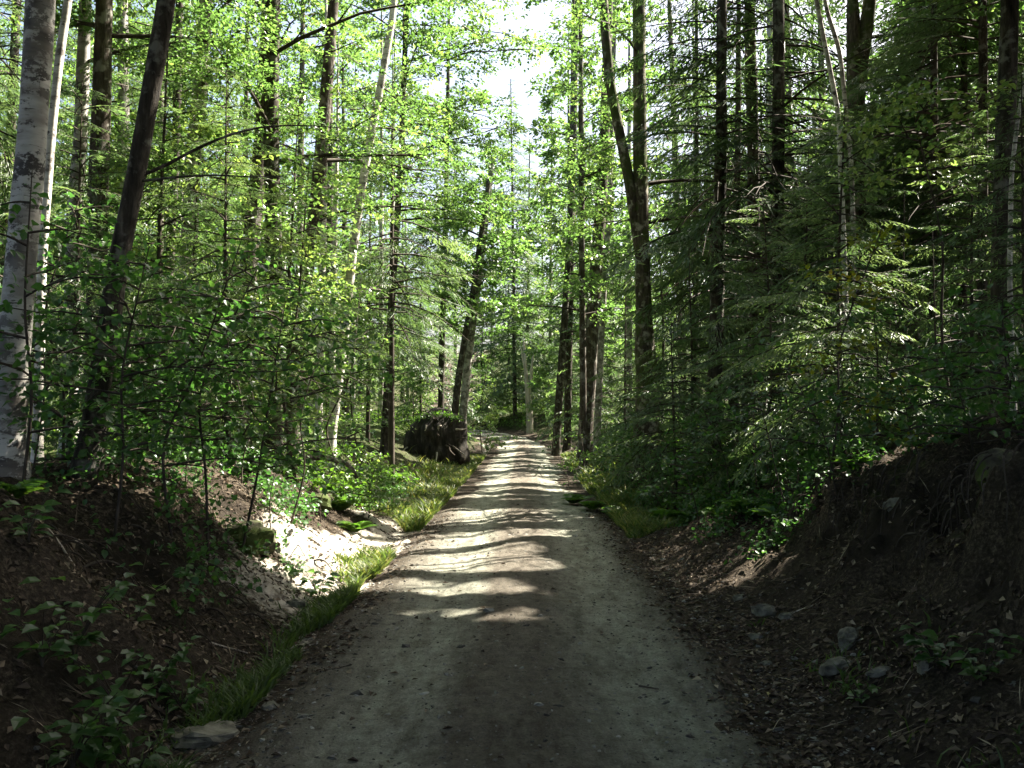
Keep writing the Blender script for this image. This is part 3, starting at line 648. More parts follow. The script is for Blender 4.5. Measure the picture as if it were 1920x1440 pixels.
# ---- tall trees of the wood behind and around
def wood_tree(X, Y, H, kind, R, label, group, z0=5., masked=True, leafL=.12, nl=26, per=70, bark=None, w=None, nb=110, dens=3.2):
    g = float(ground(X, Y)); r = rng
    lx, ly = r.normal(0, .35, 2)
    ln = [(X, Y, g-.2), (X+lx*.4, Y+ly*.4, g+H*.45), (X+lx, Y+ly, g+H)]
    w = w or r.uniform(.10, .19)
    cr = ('b', dict(R=R, nl=nl, zr=(z0, H), per=per, leafL=leafL, dens=dens, masked=masked)) if kind == 'b' else ('h', dict(R=R, nb=nb, zr=(z0, H), masked=masked))
    return tree('maple_tree' if kind == 'b' else 'hemlock_tree', label, 'tree', None, None, None, H, bark or ('bark', 'dark_bark', 'beech')[r.integers(3)], cr, group=group, world=ln, rads=[w, w*.75, w*.2], k=8, flare=.3)
G_OVER = 'tall trees arching over the near road'
for X, Y in [(5.6, 4.2), (8.8, 7.2), (12, 9.6), (7.2, 1.0), (11, 3.5), (14.5, 6.5), (6.2, -3.5), (10.5, -2), (15, 12.5), (9.2, 11.2), (-6.2, -1.5), (-5.6, 3.6), (-9.5, 5), (-4.6, -6), (4, -8), (-1.5, -12), (13, -6), (18, 2), (7.6, 12.2), (12.2, 16), (18, 9), (19, 16), (-3.2, -3), (2.5, -4), (0, -8), (-8, 1), (5.2, 8.4), (10.5, 13.6), (-7, 7.6), (3.8, -1), (-11.5, 9), (-15, 12), (-13, 6), (-17, 16), (-10.2, 13)]:
    wood_tree(X, Y, rng.uniform(15, 18), 'b', 4.6, 'tall maple whose high leaves shade the near road', G_OVER, 7.0, True, .24, 34, 58, dens=3.4)
for X, Y, kd, lb in [(.2, 58, 'h', 'tall hemlock standing straight ahead where the road bends away'), (2.6, 61, 'b', 'tall leafy tree beside the hemlock straight ahead at the bend'), (-1.6, 66, 'b', 'tall leafy tree closing the sky gap past the bend'), (1.2, 70, 'h', 'tall hemlock farthest along the line of the road'), (4.6, 57, 'h', 'tall hemlock on the outer side of the bend'), (3.4, 52, 'b', 'leafy tree just behind the bleached forked trunk')]:
    wood_tree(X, Y, rng.uniform(20, 23.5), kd, 3.4, lb, None, 1.2, False, .28, 32, 34, nb=190)
for X, Y, kd in [(7.5, 26, 'b'), (9.6, 30, 'h'), (12.4, 27, 'b'), (6.4, 33, 'h'), (11.5, 36, 'b'), (15.5, 31, 'h'), (8.6, 41, 'b'), (14.5, 42, 'b'), (19, 36, 'b'), (5.4, 41, 'b'), (18.5, 28, 'h'), (22, 44, 'b'), (-7.5, 31, 'b'), (-11, 36, 'b'), (-6.2, 42, 'b'), (-15, 33, 'b')]:
    wood_tree(X, Y, rng.uniform(20, 24), kd, 3.8, 'tall tree in the wood whose full crown closes off the sky', 'full crowned trees of the wood', 4.5, True, .16, 40, 66, nb=200)
pts = [(b.location.x, b.location.y) for b in COL.objects if b.parent is None and b.type == 'EMPTY']
cand = 0; placed = 0
while placed < 190 and cand < 9000:
    cand += 1
    Y = 15+75*rng.uniform()**1.15; X = rng.uniform(-1, 1)*(6+.72*Y)
    d = X-float(cx(min(Y, 62)))
    if abs(d) < 3.6+.03*Y and Y < 62: continue
    if Y < 19 and abs(X) < .6*Y: continue
    if -6.5 < X < 0 and 20 < Y < 38: continue
    mind = 2.4 if Y < 45 else 3.2
    if any((X-a)**2+(Y-b)**2 < mind**2 for a, b in pts): continue
    pts.append((X, Y)); placed += 1
    hem = rng.uniform() < (.30 if d < 0 else .58)
    far = Y > 45
    if hem: wood_tree(X, Y, rng.uniform(16, 24), 'h', rng.uniform(2.3, 3.2), 'tall dark hemlock deeper in the wood', 'hemlocks deep in the wood', rng.uniform(1.0, 3.5), nb=165)
    else:
        z0 = rng.uniform(1.0, 4) if Y > 24 else rng.uniform(4, 6)
        wood_tree(X, Y, rng.uniform(16, 24), 'b', rng.uniform(2.6, 3.8), 'tall leafy tree deeper in the wood', 'leafy trees deep in the wood', z0, True, .17 if far else .115, 34, 58 if far else 85)

# ------------------------------------------------------------------ the ground
def axis(segs):
    out = [segs[0][0]]
    for a, b, st in segs:
        n = max(1, int(round((b-a)/st))); out += list(np.linspace(a, b, n+1)[1:])
    return np.array(out)
xs = axis([(-90, -30, 4), (-30, -10, .8), (-10, -5, .2), (-5, 5, .06), (5, 10, .2), (10, 30, .8), (30, 90, 4)])
ys = axis([(-30, -4, 2), (-4, 2.4, .3), (2.4, 16, .075), (16, 30, .2), (30, 62, .5), (62, 170, 4)])
GX, GY = np.meshgrid(xs, ys); GZ = ground(GX, GY)
dd = GX-cx(np.minimum(GY, 62))
bn = (1-S(10.5, 12.5, GY))*S(1.5, 3, GY)
ov = 0*GX
GXo = GX-ov
V = np.stack([GXo, GY, GZ], -1).reshape(-1, 3); nx = len(xs); ny = len(ys)
I = np.arange(ny-1)[:, None]*nx+np.arange(nx-1)[None]
F = np.stack([I, I+1, I+nx+1, I+nx], -1).reshape(-1, 4)
mb = MB(); mb.add(V, F, None, 0, True)
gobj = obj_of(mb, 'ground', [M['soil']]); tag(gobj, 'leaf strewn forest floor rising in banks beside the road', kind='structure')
sl = -dd; sr = dd
sand = S(1.4, 1.6, sl)*(1-S(2.0, 3.0, sl+(fbm(GX*1.2, GY*1.2, 51)-.5)*1.8))*S(6.5, 9.5, GY)*(1-S(13, 16, GY))*1.0
sand = np.maximum(sand, S(1.3, 1.6, np.abs(dd))*(1-S(1.6, 2.1, np.abs(dd)))*np.where(dd > 0, .32, .5))
sand = np.maximum(sand, bn*S(3.0, 3.3, sr)*(1-S(3.6, 3.9, sr))*.2*vnoise(GY*1.1, GX*0, 52)*1.6)
moss = S(1.7, 2.6, np.abs(dd))*S(10, 16, GY)*.55+S(4, 6, np.abs(dd))*.25+(bn*S(2.8, 3.2, sr)*(1-S(3.6, 4.2, sr))*.5*vnoise(GY*1.7, GZ*2, 53))
for nm, arr in (('sand', sand), ('moss', moss)):
    a = gobj.data.attributes.new(nm, 'FLOAT', 'POINT'); a.data.foreach_set('value', arr.astype(np.float32).ravel())

# the road, its rutted gravel lying a little above the soil and sinking into it at the edges
us = np.linspace(-1.9, 1.9, 115); vs = axis([(-6, 2.4, .15), (2.4, 9, .03), (9, 20, .05), (20, 40, .1), (40, 61, .25)])
U, VV = np.meshgrid(us, vs); RX = cx(VV)+U; RZ = ground(RX, VV)+road_lift(RX, VV)
nx = len(us); ny = len(vs); I = np.arange(ny-1)[:, None]*nx+np.arange(nx-1)[None]
F = np.stack([I, I+1, I+nx+1, I+nx], -1).reshape(-1, 4)
mb = MB(); mb.add(np.stack([RX, VV, RZ], -1).reshape(-1, 3), F, None, 0, True)
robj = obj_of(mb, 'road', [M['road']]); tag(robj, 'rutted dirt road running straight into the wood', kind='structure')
uvl = robj.data.uv_layers.new(name='UVMap'); uvv = np.stack([U.ravel(), VV.ravel()], 1)[F.ravel()]
uvl.data.foreach_set('uv', uvv.astype(np.float32).ravel())

# ------------------------------------------------------------------ loose stuff on the ground
def gnormal(X, Y, e=.06):
    zx = (surf(X+e, Y)-surf(X-e, Y))/(2*e); zy = (surf(X, Y+e)-surf(X, Y-e))/(2*e)
    return nrm(np.stack([-zx, -zy, np.ones_like(zx)], -1))
n = 120000
Y = 2.4+15*rng.uniform(0, 1, n)**1.35; d = rng.normal(0, 1, n)*3.2
wgt = np.where(d < 0, .35+.65*S(1.2, 2.0, -d), .10+.9*S(1.05, 1.75, d)); wgt = wgt*np.where(np.abs(d) < 1.15, .05, 1)
wgt = wgt*np.where((d < -1.4) & (d > -2.6) & (Y > 8.7), .3, 1)
k = rng.uniform(0, 1, n) < wgt; Y = Y[k]; X = cx(Y)+d[k]; n = len(X)
nn = gnormal(X, Y); C = np.stack([X, Y, surf(X, Y)+.008], -1); D = nrm(np.cross(nn, rng.normal(0, 1, (n, 3))))
mb = MB(); Lf = .022+.05*rng.uniform(0, 1, n)**1.5; cl = fbm(X*1.6, Y*1.6, 66, 3)
kk = cl > rng.uniform(.2, .62, n); C, D, nn, Lf = C[kk], D[kk], nn[kk], Lf[kk]; n = len(Lf)
leaves(mb, C, D+nn*rng.uniform(0, .35, (n, 1)), nn+rng.normal(0, .3, (n, 3)), Lf, Lf*.6, rng.beta(1.6, 2.4, n), 0, 1, .25, .2)
tag(obj_of(mb, 'leaf_litter', [M['litter']]), 'dead brown leaves strewn over the banks and road edges', kind='stuff')

def pebbles(n, name, label, dfun, size, ymax=16):
    Y = 2.4+(ymax-2.4)*rng.uniform(0, 1, n)**1.5; d = dfun(n); X = cx(Y)+d
    C = np.stack([X, Y, surf(X, Y)], -1); s = size*rng.lognormal(0, .55, n)
    base = np.array([[1, 0, 0], [0, 1, 0], [-1, 0, 0], [0, -1, 0], [.4, .4, .8], [-.4, .5, .7], [-.4, -.4, .75], [.5, -.4, .7]])
    Q = np.array([[0, 1, 5, 4], [1, 2, 6, 5], [2, 3, 7, 6], [3, 0, 4, 7], [4, 5, 6, 7]])
    th = rng.uniform(0, 2*pi, n); c, s_ = np.cos(th), np.sin(th)
    b = base[None]*rng.uniform(.6, 1.3, (n, 8, 3))*np.array([1, .75, .6]); b = np.stack([b[..., 0]*c[:, None]-b[..., 1]*s_[:, None], b[..., 0]*s_[:, None]+b[..., 1]*c[:, None], b[..., 2]-.15], -1)
    V = C[:, None]+b*s[:, None, None]
    mb = MB(); mb.add(V.reshape(-1, 3), (np.arange(n)[:, None, None]*8+Q[None]).reshape(-1, 4), np.repeat(rng.uniform(0, 1, n), 5))
    tag(obj_of(mb, name, [M['pebble']]), label, kind='stuff')
pebbles(15000, 'gravel', 'small loose stones scattered over the road', lambda n: np.where(rng.uniform(size=n) < .5, rng.uniform(-1.7, 1.9, n), np.where(rng.uniform(size=n) < .5, rng.normal(1.35, .35, n), rng.normal(-1.4, .25, n))), .008)
pebbles(900, 'gravel', 'stones washed to the foot of both banks', lambda n: np.where(rng.uniform(size=n) < .7, rng.normal(1.9, .35, n), rng.normal(-1.65, .2, n)), .016, 13)

def grass_patch(n, name, label, ypos, dpos, hmin, hmax, tb=0):
    Y = ypos(n); d = dpos(n, Y); X = cx(Y)+d
    k = (fbm(X*1.4, Y*.9, 61, 3) > .46-.03*(Y < 8.5)) & (rng.uniform(size=n) < np.where(Y < 8, .42, 1)) & ~((d < 0) & (np.abs(Y-11.6+.4*d) < 1.1+.5*vnoise(X*3, Y*3, 65))); X, Y = X[k], Y[k]; n = len(X)
    h = rng.uniform(hmin, hmax, n)*(.25+1.3*fbm(X*2.1, Y*1.6, 62, 3)); h = h*(1+.7*S(10, 15, Y)*(1-S(28, 36, Y))); C = np.stack([X, Y, surf(X, Y)-.01], -1)
    D = nrm(np.stack([rng.normal(0, .38, n), rng.normal(0, .38, n), np.ones(n)], -1)); Sd = nrm(np.stack([rng.normal(0, 1, n), rng.normal(0, 1, n), np.zeros(n)], -1)); w = .0035+.0035*rng.uniform(0, 1, (n, 1)); w = w*(1+Y[:, None]/14)
    bend = nrm(D*np.array([1, 1, 0])+1e-6)
    p1 = C+D*h[:, None]*.55; p2 = C+D*h[:, None]*.9+bend*h[:, None]*.30
    V = np.stack([C-Sd*w, C+Sd*w, p1+Sd*w*.8, p1-Sd*w*.8, p2+Sd*w*.12, p2-Sd*w*.12], 1)
    b = np.arange(n)[:, None]*6; F = np.concatenate([b+np.array([[0, 1, 2, 3]]), b+np.array([[3, 2, 4, 5]])])
    T = np.clip(rng.beta(2, 2, n)*(.45+.55*S(7, 10, Y))+tb, 0, 1)
    mb = MB(); mb.add(V.reshape(-1, 3), F, np.tile(T, 2)); return mb
mb = grass_patch(40000, '', '', lambda n: 3.6+32*rng.uniform(0, 1, n)**1.5, lambda n, Y: -1.5-np.abs(rng.normal(0, 1, n))*(.13+.25*S(7.5, 14, Y))*(1+Y*.03), .05, .2, .05)
m2 = grass_patch(17000, '', '', lambda n: 12.5+26*rng.uniform(0, 1, n)**1.3, lambda n, Y: 1.55+np.abs(rng.normal(0, .22, n))*(1+Y*.04), .05, .2)
m3 = grass_patch(700, '', '', lambda n: 3.2+4*rng.uniform(0, 1, n), lambda n, Y: 1.9+np.abs(rng.normal(0, .3, n)), .05, .16)
for q in (m2, m3):
    for V, F, T, sm, mi in zip(q.V, q.F, q.T, q.sm, q.M): mb.add(V, F, T)
tag(obj_of(mb, 'grass', [M['grass']]), 'grass growing along both verges of the dirt road', kind='stuff')

# low green undergrowth beyond the verges
n = 2600; Y = 12.5+55*rng.uniform(0, 1, n)**1.3; sgn = np.where(rng.uniform(size=n) < .5, -1, 1)
d = sgn*(2.6+np.abs(rng.normal(0, 1, n))*(2+.16*Y)); X = cx(np.minimum(Y, 60))+d
k = fbm(X*.5, Y*.5, 63, 3) > .44; X, Y = X[k], Y[k]
x2 = rng.uniform(-7, 5.5, 420); y2 = rng.uniform(53.5, 64, 420); k2 = np.abs(x2-cx(y2)) > 2.1; X = np.concatenate([X, x2[k2]]); Y = np.concatenate([Y, y2[k2]])
k = ~((X > -5.2) & (X < 0) & (Y > 22) & (Y < 33)); X, Y = X[k], Y[k]
P = np.stack([X, Y, ground(X, Y)+rng.uniform(.08, .55, len(X))], -1)
mb = MB(); sprays(mb, P, nrm(np.stack([rng.normal(size=len(X)), rng.normal(size=len(X)), np.zeros(len(X))], -1)), rng.uniform(.25, .55, len(X)), 20, .10, 0, False, 1, .05)
tag(obj_of(mb, 'undergrowth', [M['fern']]), 'low green undergrowth carpeting the forest floor', kind='stuff')

n = 5200; Y = 3+17*rng.uniform(0, 1, n)**1.1; sgn = np.where(rng.uniform(size=n) < .42, -1, 1)
d = sgn*(np.where(sgn > 0, 2.1, 2.3)+np.abs(rng.normal(0, 1, n))*1.5); X = cx(Y)+d
pk = fbm(X*1.1, Y*1.1, 64, 3)
k = (pk > .47+.07*(Y < 8)) & ~((sgn < 0) & (-d < 2.5) & (Y > 8.6) & (Y < 13.5)) & (Y > np.where(sgn > 0, 9.0, 4.4)) & (rng.uniform(size=n) < np.where(Y < 9, .5, 1)) & (np.abs(X) < .72*Y); X, Y = X[k], Y[k]
P = np.stack([X, Y, ground(X, Y)+rng.uniform(.03, .26, len(X))*S(.4, .6, fbm(X*1.1, Y*1.1, 64, 3))*1.3], -1)
mb = MB(); sprays(mb, P, nrm(np.stack([rng.normal(size=len(X)), rng.normal(size=len(X)), np.zeros(len(X))], -1)), rng.uniform(.08, .22, len(X)), 9, .06, 0, False, 2, 0)
tag(obj_of(mb, 'seedling_cover', [M[SH]]), 'small leafy seedlings scattered over both banks', kind='stuff')
n = 2200; Y = 2.8+12*rng.uniform(0, 1, n)**1.2; sgn = np.where(rng.uniform(size=n) < .5, -1, 1); d = sgn*(1.5+np.abs(rng.normal(0, 1, n))*1.3); X = cx(Y)+d
az = rng.uniform(0, 2*pi, n); Lt = .05+.28*rng.uniform(0, 1, n)**2.5; nn = gnormal(X, Y)
h = np.stack([np.cos(az), np.sin(az), 0*az], -1); D = nrm(np.cross(nn, h)); C = np.stack([X, Y, surf(X, Y)+.012], -1)
mb = MB()
for rl in (0, 1): leaves(mb, C, D+nn*rng.uniform(-.05, .25, (n, 1)), nn if rl else np.cross(nn, D), Lt, .004+.004*rng.uniform(0, 1, n), rng.uniform(0, .95, n), 0, 1, .06, .1)
tag(obj_of(mb, 'twig_litter', [M['litter']]), 'broken twigs lying among the dead leaves on both banks', kind='stuff')

# ------------------------------------------------------------------ ferns
def fern(px, py_unused, D_, s, nf, label, mat='fern', tb=0.):
    X = (px-960)/FPX*D_; g = float(surf(X, D_)); mb = MB(); r = np.random.default_rng(int(px*7+D_*13))
    for i in range(nf):
        az = i*2*pi/nf+r.uniform(-.3, .3); Ln = .72*s*r.uniform(.55, 1.15); el = r.uniform(.85, 1.3)
        t = np.linspace(.12, 1, 26); hx = Ln*t*math.cos(el)*(1+.3*t); hz = Ln*(t*math.sin(el)-.62*t**2*math.sin(el))
        P = np.stack([X+math.cos(az)*hx, D_+math.sin(az)*hx, g+hz], -1); T = nrm(np.gradient(P, axis=0)); sd = nrm(np.cross(T, [0, 0, 1.])); up = np.cross(sd, T)
        pl = Ln*.30*np.sin(pi*np.clip(t*.9+.12, 0, 1))**.8+.01
        for sg in (1, -1):
            leaves(mb, P, sd*sg+T*.45, up+r.normal(0, .25, (26, 3)), pl, np.minimum(pl*.22, .024)+.004, np.clip(r.uniform(.2, .7)+r.uniform(-.1, .2, 26)+tb, 0, 1), 0, 1, .18, .05)
        tube(mb, P, .0035, 3)
    o = obj_of(mb, 'fern', [M[mat]], None, (X, D_, g)); tag(o, label, 'fern', 'ferns along the verges'); return o
for px, D_, s, nf, lb in [
    (640, 13.5, .75, 11, 'bright fern on the brow of the sunlit bank under the fallen branch'), (672, 15.5, .8, 12, 'sunlit fern behind the brown stone on the bank'), (612, 15.0, .8, 11, 'fern at the foot of the leaning brown trunk'),
    (715, 18, .8, 12, 'fern spilling toward the verge beyond the sunlit bank'), (742, 21, .9, 12, 'yellow green fern nearest the root plate'), (700, 21.5, .9, 12, 'fern beneath the bright bushy sapling'),
    (668, 12.4, .6, 10, 'small fern halfway down the sunlit bank'), (1075, 17.5, .7, 12, 'bright fern at the edge of the road before the forked maple'), (1112, 16.2, .7, 12, 'fern drooping below the forked maple'),
    (1150, 15.0, .7, 11, 'fern in shade on the bank foot beside the maple'), (1240, 13.6, .75, 11, 'dark fern on the bank beyond the eroded cut'), (1350, 12.0, .75, 12, 'large fern in the shade above the verge'),
    (1400, 11.0, .8, 12, 'broad dark fern where the eroded cut begins'), (1450, 10.2, .7, 11, 'fern hanging beside the dark hollow of the cut'), (1290, 12.6, .6, 10, 'small dark fern low on the shaded bank'),
    (1600, 9.2, .6, 10, 'fern on the brow above the dark hollow'), (1780, 8.6, .55, 10, 'fern over the pale eroded face'), (470, 11.2, .6, 10, 'shaded fern on the bank under the leaning maple sapling'),
    (20, 6.2, .6, 10, 'dark fern at the foot of the thick birch')]:
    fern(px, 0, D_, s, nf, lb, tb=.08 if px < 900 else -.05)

# ------------------------------------------------------------------ leafy plants near the camera
def leafy_plant(px, D_, H, nst, nlf, leafL, label, mat=SH, tb=0.):
    X = (px-960)/FPX*D_; g = float(surf(X, D_)); r = np.random.default_rng(int(px*3+D_*101))
    root = link('leafy_plant', None, None, (X, D_, g)); root.empty_display_size = .1; tag(root, label, 'plant', 'leafy plants on the shaded bank')
    st = MB(); fo = MB()
    for i in range(nst):
        az = r.uniform(0, 2*pi); ln = H*r.uniform(.7, 1.15); t = np.linspace(0, 1, 7)
        P = np.stack([X+math.cos(az)*ln*.5*t**1.5, D_+math.sin(az)*ln*.5*t**1.5-.1*ln*t, g-.02+ln*t*(1-.18*t)], -1)
        tube(st, P, .0045*(1-.6*t), 4)
        tt = np.repeat(np.linspace(.3, 1, nlf), 2); C = np.stack([np.interp(tt, t, P[:, q]) for q in range(3)], -1)
        a2 = az+np.where(np.arange(len(tt)) % 2, 1, -1)*r.uniform(.8, 1.6, len(tt))
        D = np.stack([np.cos(a2), np.sin(a2), r.uniform(-.15, .3, len(tt))], -1); L = leafL*r.uniform(.6, 1.15, len(tt))
        C2 = C+D*L[:, None]*.3
        leaves(fo, C2, D, np.array([0, -.25, 1.])+r.normal(0, .22, (len(tt), 3)), L, L*.72, np.clip(r.uniform(.2, .8, len(tt))+tb, 0, 1), 0, 2, .18, .14)
    obj_of(st, 'stem', [M['twig']], root, (X, D_, g)); obj_of(fo, 'foliage', [M[mat]], root, (X, D_, g))
for px, D_, H, ns, nl_, L_, lb in [
    (150, 4.9, .50, 5, 3, .085, 'tall plant with heart shaped leaves on the dark bank'), (235, 4.75, .42, 4, 3, .08, 'plant with pointed leaves beside the tall heart leaved one'),
    (205, 4.35, .36, 5, 3, .085, 'bushy plant lowest on the dark bank, lightest green leaves'), (150, 4.15, .34, 4, 3, .08, 'plant at the bottom corner of the dark bank'), (265, 4.25, .26, 4, 3, .07, 'short plant between the bushy one and the grass'),
    (255, 5.7, .30, 3, 3, .08, 'small plant with few leaves high on the dark bank'), (310, 5.2, .28, 4, 3, .075, 'small toothed plant among dead leaves on the bank'), (350, 5.1, .22, 3, 3, .07, 'tiny seedling nearest the road on the dark bank'),
    (90, 4.6, .34, 4, 3, .08, 'dark plant at the edge of the picture on the bank'), (60, 5.3, .3, 3, 3, .08, 'shaded seedling below the thick birch'),
    (600, 8.7, .30, 5, 3, .085, 'leafy plant half in sun at the foot of the sunlit bank'), (560, 8.9, .22, 4, 3, .07, 'low plant in shadow at the foot of the sunlit bank'),
    (1745, 4.8, .20, 4, 3, .07, 'low plant on the shaded dirt shoulder'), (1830, 4.5, .22, 5, 3, .06, 'plant with lobed leaves at the corner of the shoulder'), (1600, 5.0, .12, 4, 2, .05, 'tiny weed beside the flat shoulder stone')]:
    leafy_plant(px, D_, H*1.1, ns+2, nl_, L_*1.2, lb, tb=.22)

# ------------------------------------------------------------------ stones, sticks
def rock(px, py, D_, sx, sy, sz, label, mat='rock', rot=0., name='rock', sink=.42):
    X = (px-960)/FPX*D_; g = float(surf(X, D_)); bm = bmesh.new(); bmesh.ops.create_icosphere(bm, subdivisions=3, radius=1)
    sd = int(px+py); co = np.array([v.co for v in bm.verts])
    f = 1+(fbm(co[:, 0]*1.3+sd, co[:, 1]*1.3+co[:, 2]*1.7, sd, 3)-.5)*.9
    q = np.round(co*2.2)/2.2; co = (co*.55+q*.45)*f[:, None]
    for v, c in zip(bm.verts, co): v.co = Vector((c[0]*sx, c[1]*sy, c[2]*sz))
    me = bpy.data.meshes.new(name); bm.to_mesh(me); bm.free(); me.materials.append(M[mat])
    o = link(name, me, None, (X, D_, g+sz*(.5-sink))); o.rotation_euler = (random.uniform(-.2, .2), random.uniform(-.2, .2), rot)
    tag(o, label, 'rock'); return o
rock(1428, 1150, 7.4, .115, .09, .07, 'pale rounded stone lying on the shaded shoulder of the road', rot=.3)
rock(1470, 1180, 7.0, .06, .05, .04, 'small stone just in front of the pale rounded one')
rock(1412, 1195, 6.75, .05, .04, .03, 'small greenish stone nearest the wheel track')
rock(1585, 1250, 5.9, .085, .06, .085, 'upright angular stone on the shoulder', rot=.8)
rock(1565, 1290, 5.55, .10, .08, .055, 'broad low stone before the upright angular one', rot=.2)
rock(1605, 1220, 6.2, .045, .03, .05, 'narrow stone behind the upright angular one', rot=1.)
rock(1640, 1322, 5.2, .075, .045, .03, 'flat grey stone among weeds on the shoulder', rot=-.2)
rock(1430, 1240, 6.1, .04, .035, .03, 'dark stone at the edge of the wheel track')
rock(1735, 1365, 4.85, .06, .05, .04, 'grey stone nearest the corner of the shoulder')
rock(1672, 1030, 7.4, .035, .09, .075, 'pale tilted slab stuck in the eroded slope', rot=.6)
rock(1385, 1125, 8.0, .06, .05, .04, 'small stone behind the pale rounded one')
rock(596, 888, 12.6, .24, .3, .16, 'big brown stone showing through the top of the sunlit bank', 'mossy_rock', .4)
rock(470, 985, 8.9, .26, .2, .2, 'dark undercut stone where the sunlit bank falls into shadow', 'mossy_rock', .2, sink=.45)
rock(445, 1015, 8.8, .16, .14, .1, 'stone in the shadow below the undercut boulder', 'mossy_rock')
rock(1885, 950, 6.4, .2, .2, .17, 'mossy boulder bulging from the eroded bank', 'mossy_rock', .5, sink=.35)
rock(515, 1300, 5.3, .05, .045, .03, 'small round stone on the verge by the wheel track')
rock(400, 1290, 4.9, .16, .22, .05, 'flat pale slab half buried beside the verge grass', sink=.38)
rock(560, 1110, 8.2, .09, .07, .05, 'pale stone at the foot of the sunlit bank')
def stick(P, r0, r1, label, mat='twig', name='fallen_branch'):
    P = np.array(P, float); Q, u = resample(P, .08); mb = MB(); tube(mb, Q, r0+(r1-r0)*u, 7, .15, 3)
    o = obj_of(mb, name, [M[mat]], None, tuple(P[0])); tag(o, label, 'branch'); return o
a = at(570, 858, 13); b = at(655, 866, 13.4); gz = float(ground(a[0], a[1]))
stick([a, (a+b)/2+np.array([0, 0, .03]), b+np.array([0, 0, -.02]), b+np.array([.12, 0, -.25])], .045, .03, 'dark fallen branch lying across ferns above the sunlit bank', 'dark_bark')
def flat_stick(px, D_, L, ang, r0, label, mat='twig'):
    X = (px-960)/FPX*D_; P = []
    for t in np.linspace(0, 1, 5):
        x = X+math.cos(ang)*L*t+.02*math.sin(t*7); y = D_+math.sin(ang)*L*t; P.append((x, y, float(surf(x, y))+r0*.8+.008*math.sin(t*9)))
    stick(P, r0, r0*.5, label, mat)
flat_stick(605, 5.9, .2, .5, .008, 'short dark twig lying on the road by the grassy verge')
flat_stick(1195, 5.6, .12, -.6, .007, 'short twig lying on the far wheel track')
flat_stick(1480, 7.1, .32, -.2, .008, 'pale stick on the shoulder beside the rounded stone', 'bleached')
flat_stick(70, 5.9, .4, -.5, .010, 'pale stick lying on the dark bank', 'bleached')
flat_stick(400, 6.4, .3, .9, .008, 'thin stick poking from dead leaves on the bank', 'bleached')

mb = MB(); r = np.random.default_rng(9)
for i in range(150):
    Y = r.uniform(4.6, 10.2); d = r.uniform(3.0, 3.6); X = float(cx(Y))+d-.15; z = float(ground(X+.35, Y)); Ln = r.uniform(.12, .5)
    P = [np.array([X+.1, Y, z-.02])]; dv = np.array([-.5, r.normal(0, .5), .1])
    for k in range(5): P.append(P[-1]+dv*Ln/5); dv = dv*.7+np.array([r.normal(0, .15), r.normal(0, .2), -.55])
    Q, u = resample(np.array(P), .05); tube(mb, Q, .007*(1-.8*u)*r.uniform(.4, 1.4)+.0015, 4)
tag(obj_of(mb, 'root_fringe', [M['twig']]), 'fine roots dangling from the lip of the eroded bank', kind='stuff')
mb = MB(); r = np.random.default_rng(10)
for i in range(120):
    Y = r.uniform(5.5, 10.5); d = -r.uniform(2.1, 3.3); X = float(cx(Y))+d; z = float(ground(X, Y)); Ln = r.uniform(.15, .6)
    P = [np.array([X-.1, Y, float(ground(X-.1, Y))-.02])]; dv = np.array([.5, r.normal(0, .4), .3])
    for k in range(5): P.append(P[-1]+dv*Ln/5); dv = dv*.7+np.array([r.uniform(0, .3), r.normal(0, .25), -.35])
    Q, u = resample(np.array(P), .05); tube(mb, Q, .008*(1-.8*u)*r.uniform(.4, 1.4)+.0015, 4)
tag(obj_of(mb, 'root_fringe', [M['twig']]), 'fine roots sticking out of the bank below the birch trees', kind='stuff')

# ------------------------------------------------------------------ root plate of a fallen tree
cX, cY = at(822, 800, 31)[0], 31.; gz = float(ground(cX, cY)); base = np.array([cX, cY, gz])
root = link('root_plate', None, None, tuple(base)); root.empty_display_size = .3
tag(root, 'upturned root plate of a fallen tree, a dark mass beside the road', 'root plate')
th = np.linspace(0, 2*pi, 49)[:-1]; rr = np.linspace(0, 1, 14)
mb = MB()
def plate(front):
    V = []
    for q in rr:
        ed = 1+.15*(fbm(np.cos(th)*1.8+5, np.sin(th)*1.8+5, 81, 3)-.5)*2
        x = np.sign(np.cos(th))*np.abs(np.cos(th))**.72*q*1.14*ed*(1-.10*np.sin(th)+.06*np.cos(th)*np.sin(th)); z = .84+np.sign(np.sin(th))*np.abs(np.sin(th))**.72*q*(.98+.12*(np.sin(th) > 0)*np.cos(th-2.0))*ed
        y = (-.48 if front else .48)*np.sqrt(np.maximum(0, 1-q**2.4))+.30*(fbm(x*3.4+9, z*1.5+9, 82+front, 3)-.5)*2*(1-q**3)
        V.append(np.stack([x+.12*y, y+.18*(z-.8), z-.15], -1))
    V = np.concatenate(V); i = np.arange(len(rr)-1)[:, None]*48; j = np.arange(48)[None]; j2 = (j+1) % 48
    F = np.stack([i+j, i+j2, i+48+j2, i+48+j] if front else [i+j2, i+j, i+48+j, i+48+j2], -1).reshape(-1, 4)
    return V, F
for fr in (True, False):
    V, F = plate(fr); mb.add(V+base, F, None, 0, True)
obj_of(mb, 'soil_disc', [M['rootsoil']], root, base)
r = np.random.default_rng(4)
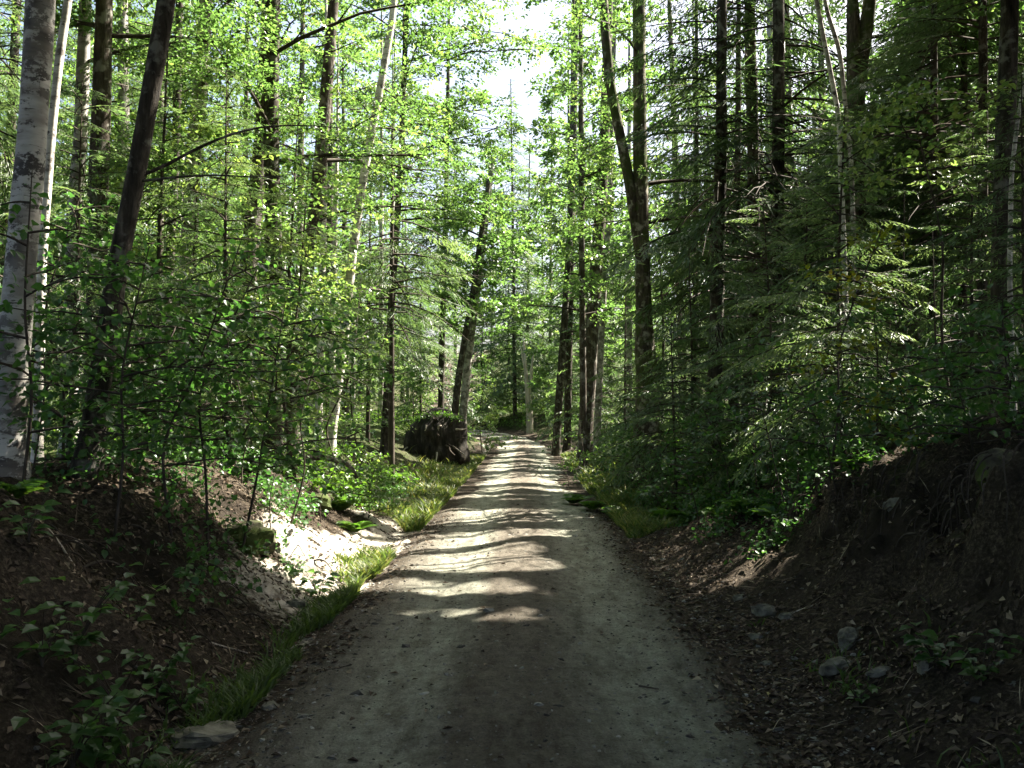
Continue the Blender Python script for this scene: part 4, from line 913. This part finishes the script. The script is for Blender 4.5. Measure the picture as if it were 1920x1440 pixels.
for i in range(16):
    a0 = r.uniform(0, 2*pi); q0 = r.uniform(.2, .85); p = np.array([math.cos(a0)*q0*1.05, -.42*(1-q0**2)-.05, .7+math.sin(a0)*q0*.9])
    dv = np.array([math.cos(a0)*.7, -.55, math.sin(a0)*.5]); P = [p]
    for s in range(5): P.append(P[-1]+dv*.13+r.normal(0, .05, 3)); dv = dv+np.array([0, 0, -.16])
    Q, u = resample(np.array(P)+base, .06); m2 = MB(); tube(m2, Q, .035*(1-.8*u)+.006, 6, .15, i); obj_of(m2, 'root', [M['twig' if i % 3 else 'bleached']], root, base)
m2 = MB(); Pm = np.stack([r.uniform(-.8, .75, 90), r.uniform(-.3, .4, 90), np.zeros(90)], -1); Pm[:, 2] = .70+.96*np.sqrt(np.maximum(.02, 1-(Pm[:, 0]/1.15)**2))
sprays(m2, Pm+base, nrm(np.stack([Pm[:, 0], -.5+0*Pm[:, 0], np.zeros(90)], -1)), .2, 10, .09, 0, False, 1, -.1); obj_of(m2, 'moss_cap', [M['fern']], root, base)
# the fallen trunk itself, lying away into the wood behind its roots
m2 = MB(); P = np.array([base+[0, .3, .7], base+[-1.5, 4, .6], base+[-3.2, 9, .45]]); Q, u = resample(P, .3); tube(m2, Q, .26*(1-.5*u), 10, .1, 3); obj_of(m2, 'trunk', [M['mossy_bark']], root, base)

# ------------------------------------------------------------------ light, sky, camera
w = bpy.data.worlds.new('World'); SC.world = w; w.use_nodes = True
nt = w.node_tree; bg = nt.nodes['Background']; sky = nt.nodes.new('ShaderNodeTexSky'); sky.sky_type = 'NISHITA'; sky.sun_disc = False
sky.sun_elevation = SUN_EL; sky.sun_rotation = SUN_AZ; sky.air_density = .9; sky.dust_density = 6.0
nt.links.new(sky.outputs[0], bg.inputs[0]); bg.inputs[1].default_value = .06
sl = bpy.data.lights.new('sun', 'SUN'); sl.energy = 5.0; sl.angle = math.radians(.5); sl.color = (1, .93, .80)
so = link('sun', sl, None, (10, 5, 30)); so.rotation_euler = Vector(-SD).to_track_quat('-Z', 'Y').to_euler()
cam = bpy.data.cameras.new('camera'); cam.sensor_width = 36; cam.lens = 36*FPX/1920; cam.clip_end = 2000
co = link('camera', cam, None, (0, 0, CAMH)); co.rotation_euler = (pi/2+TILT, 0, 0); SC.camera = co
SC.view_settings.view_transform = 'Standard'; SC.view_settings.look = 'None'; SC.view_settings.gamma = 1
SC.view_settings.exposure = 2.75
SC.cycles.use_denoising = True
SC.cycles.max_bounces = 8; SC.cycles.diffuse_bounces = 5; SC.cycles.glossy_bounces = 2; SC.cycles.transmission_bounces = 5
SC.cycles.sample_clamp_indirect = 6
nf = sum(len(o.data.polygons) for o in COL.objects if o.type == 'MESH'); print('FACES', nf, 'objects', len(COL.objects))
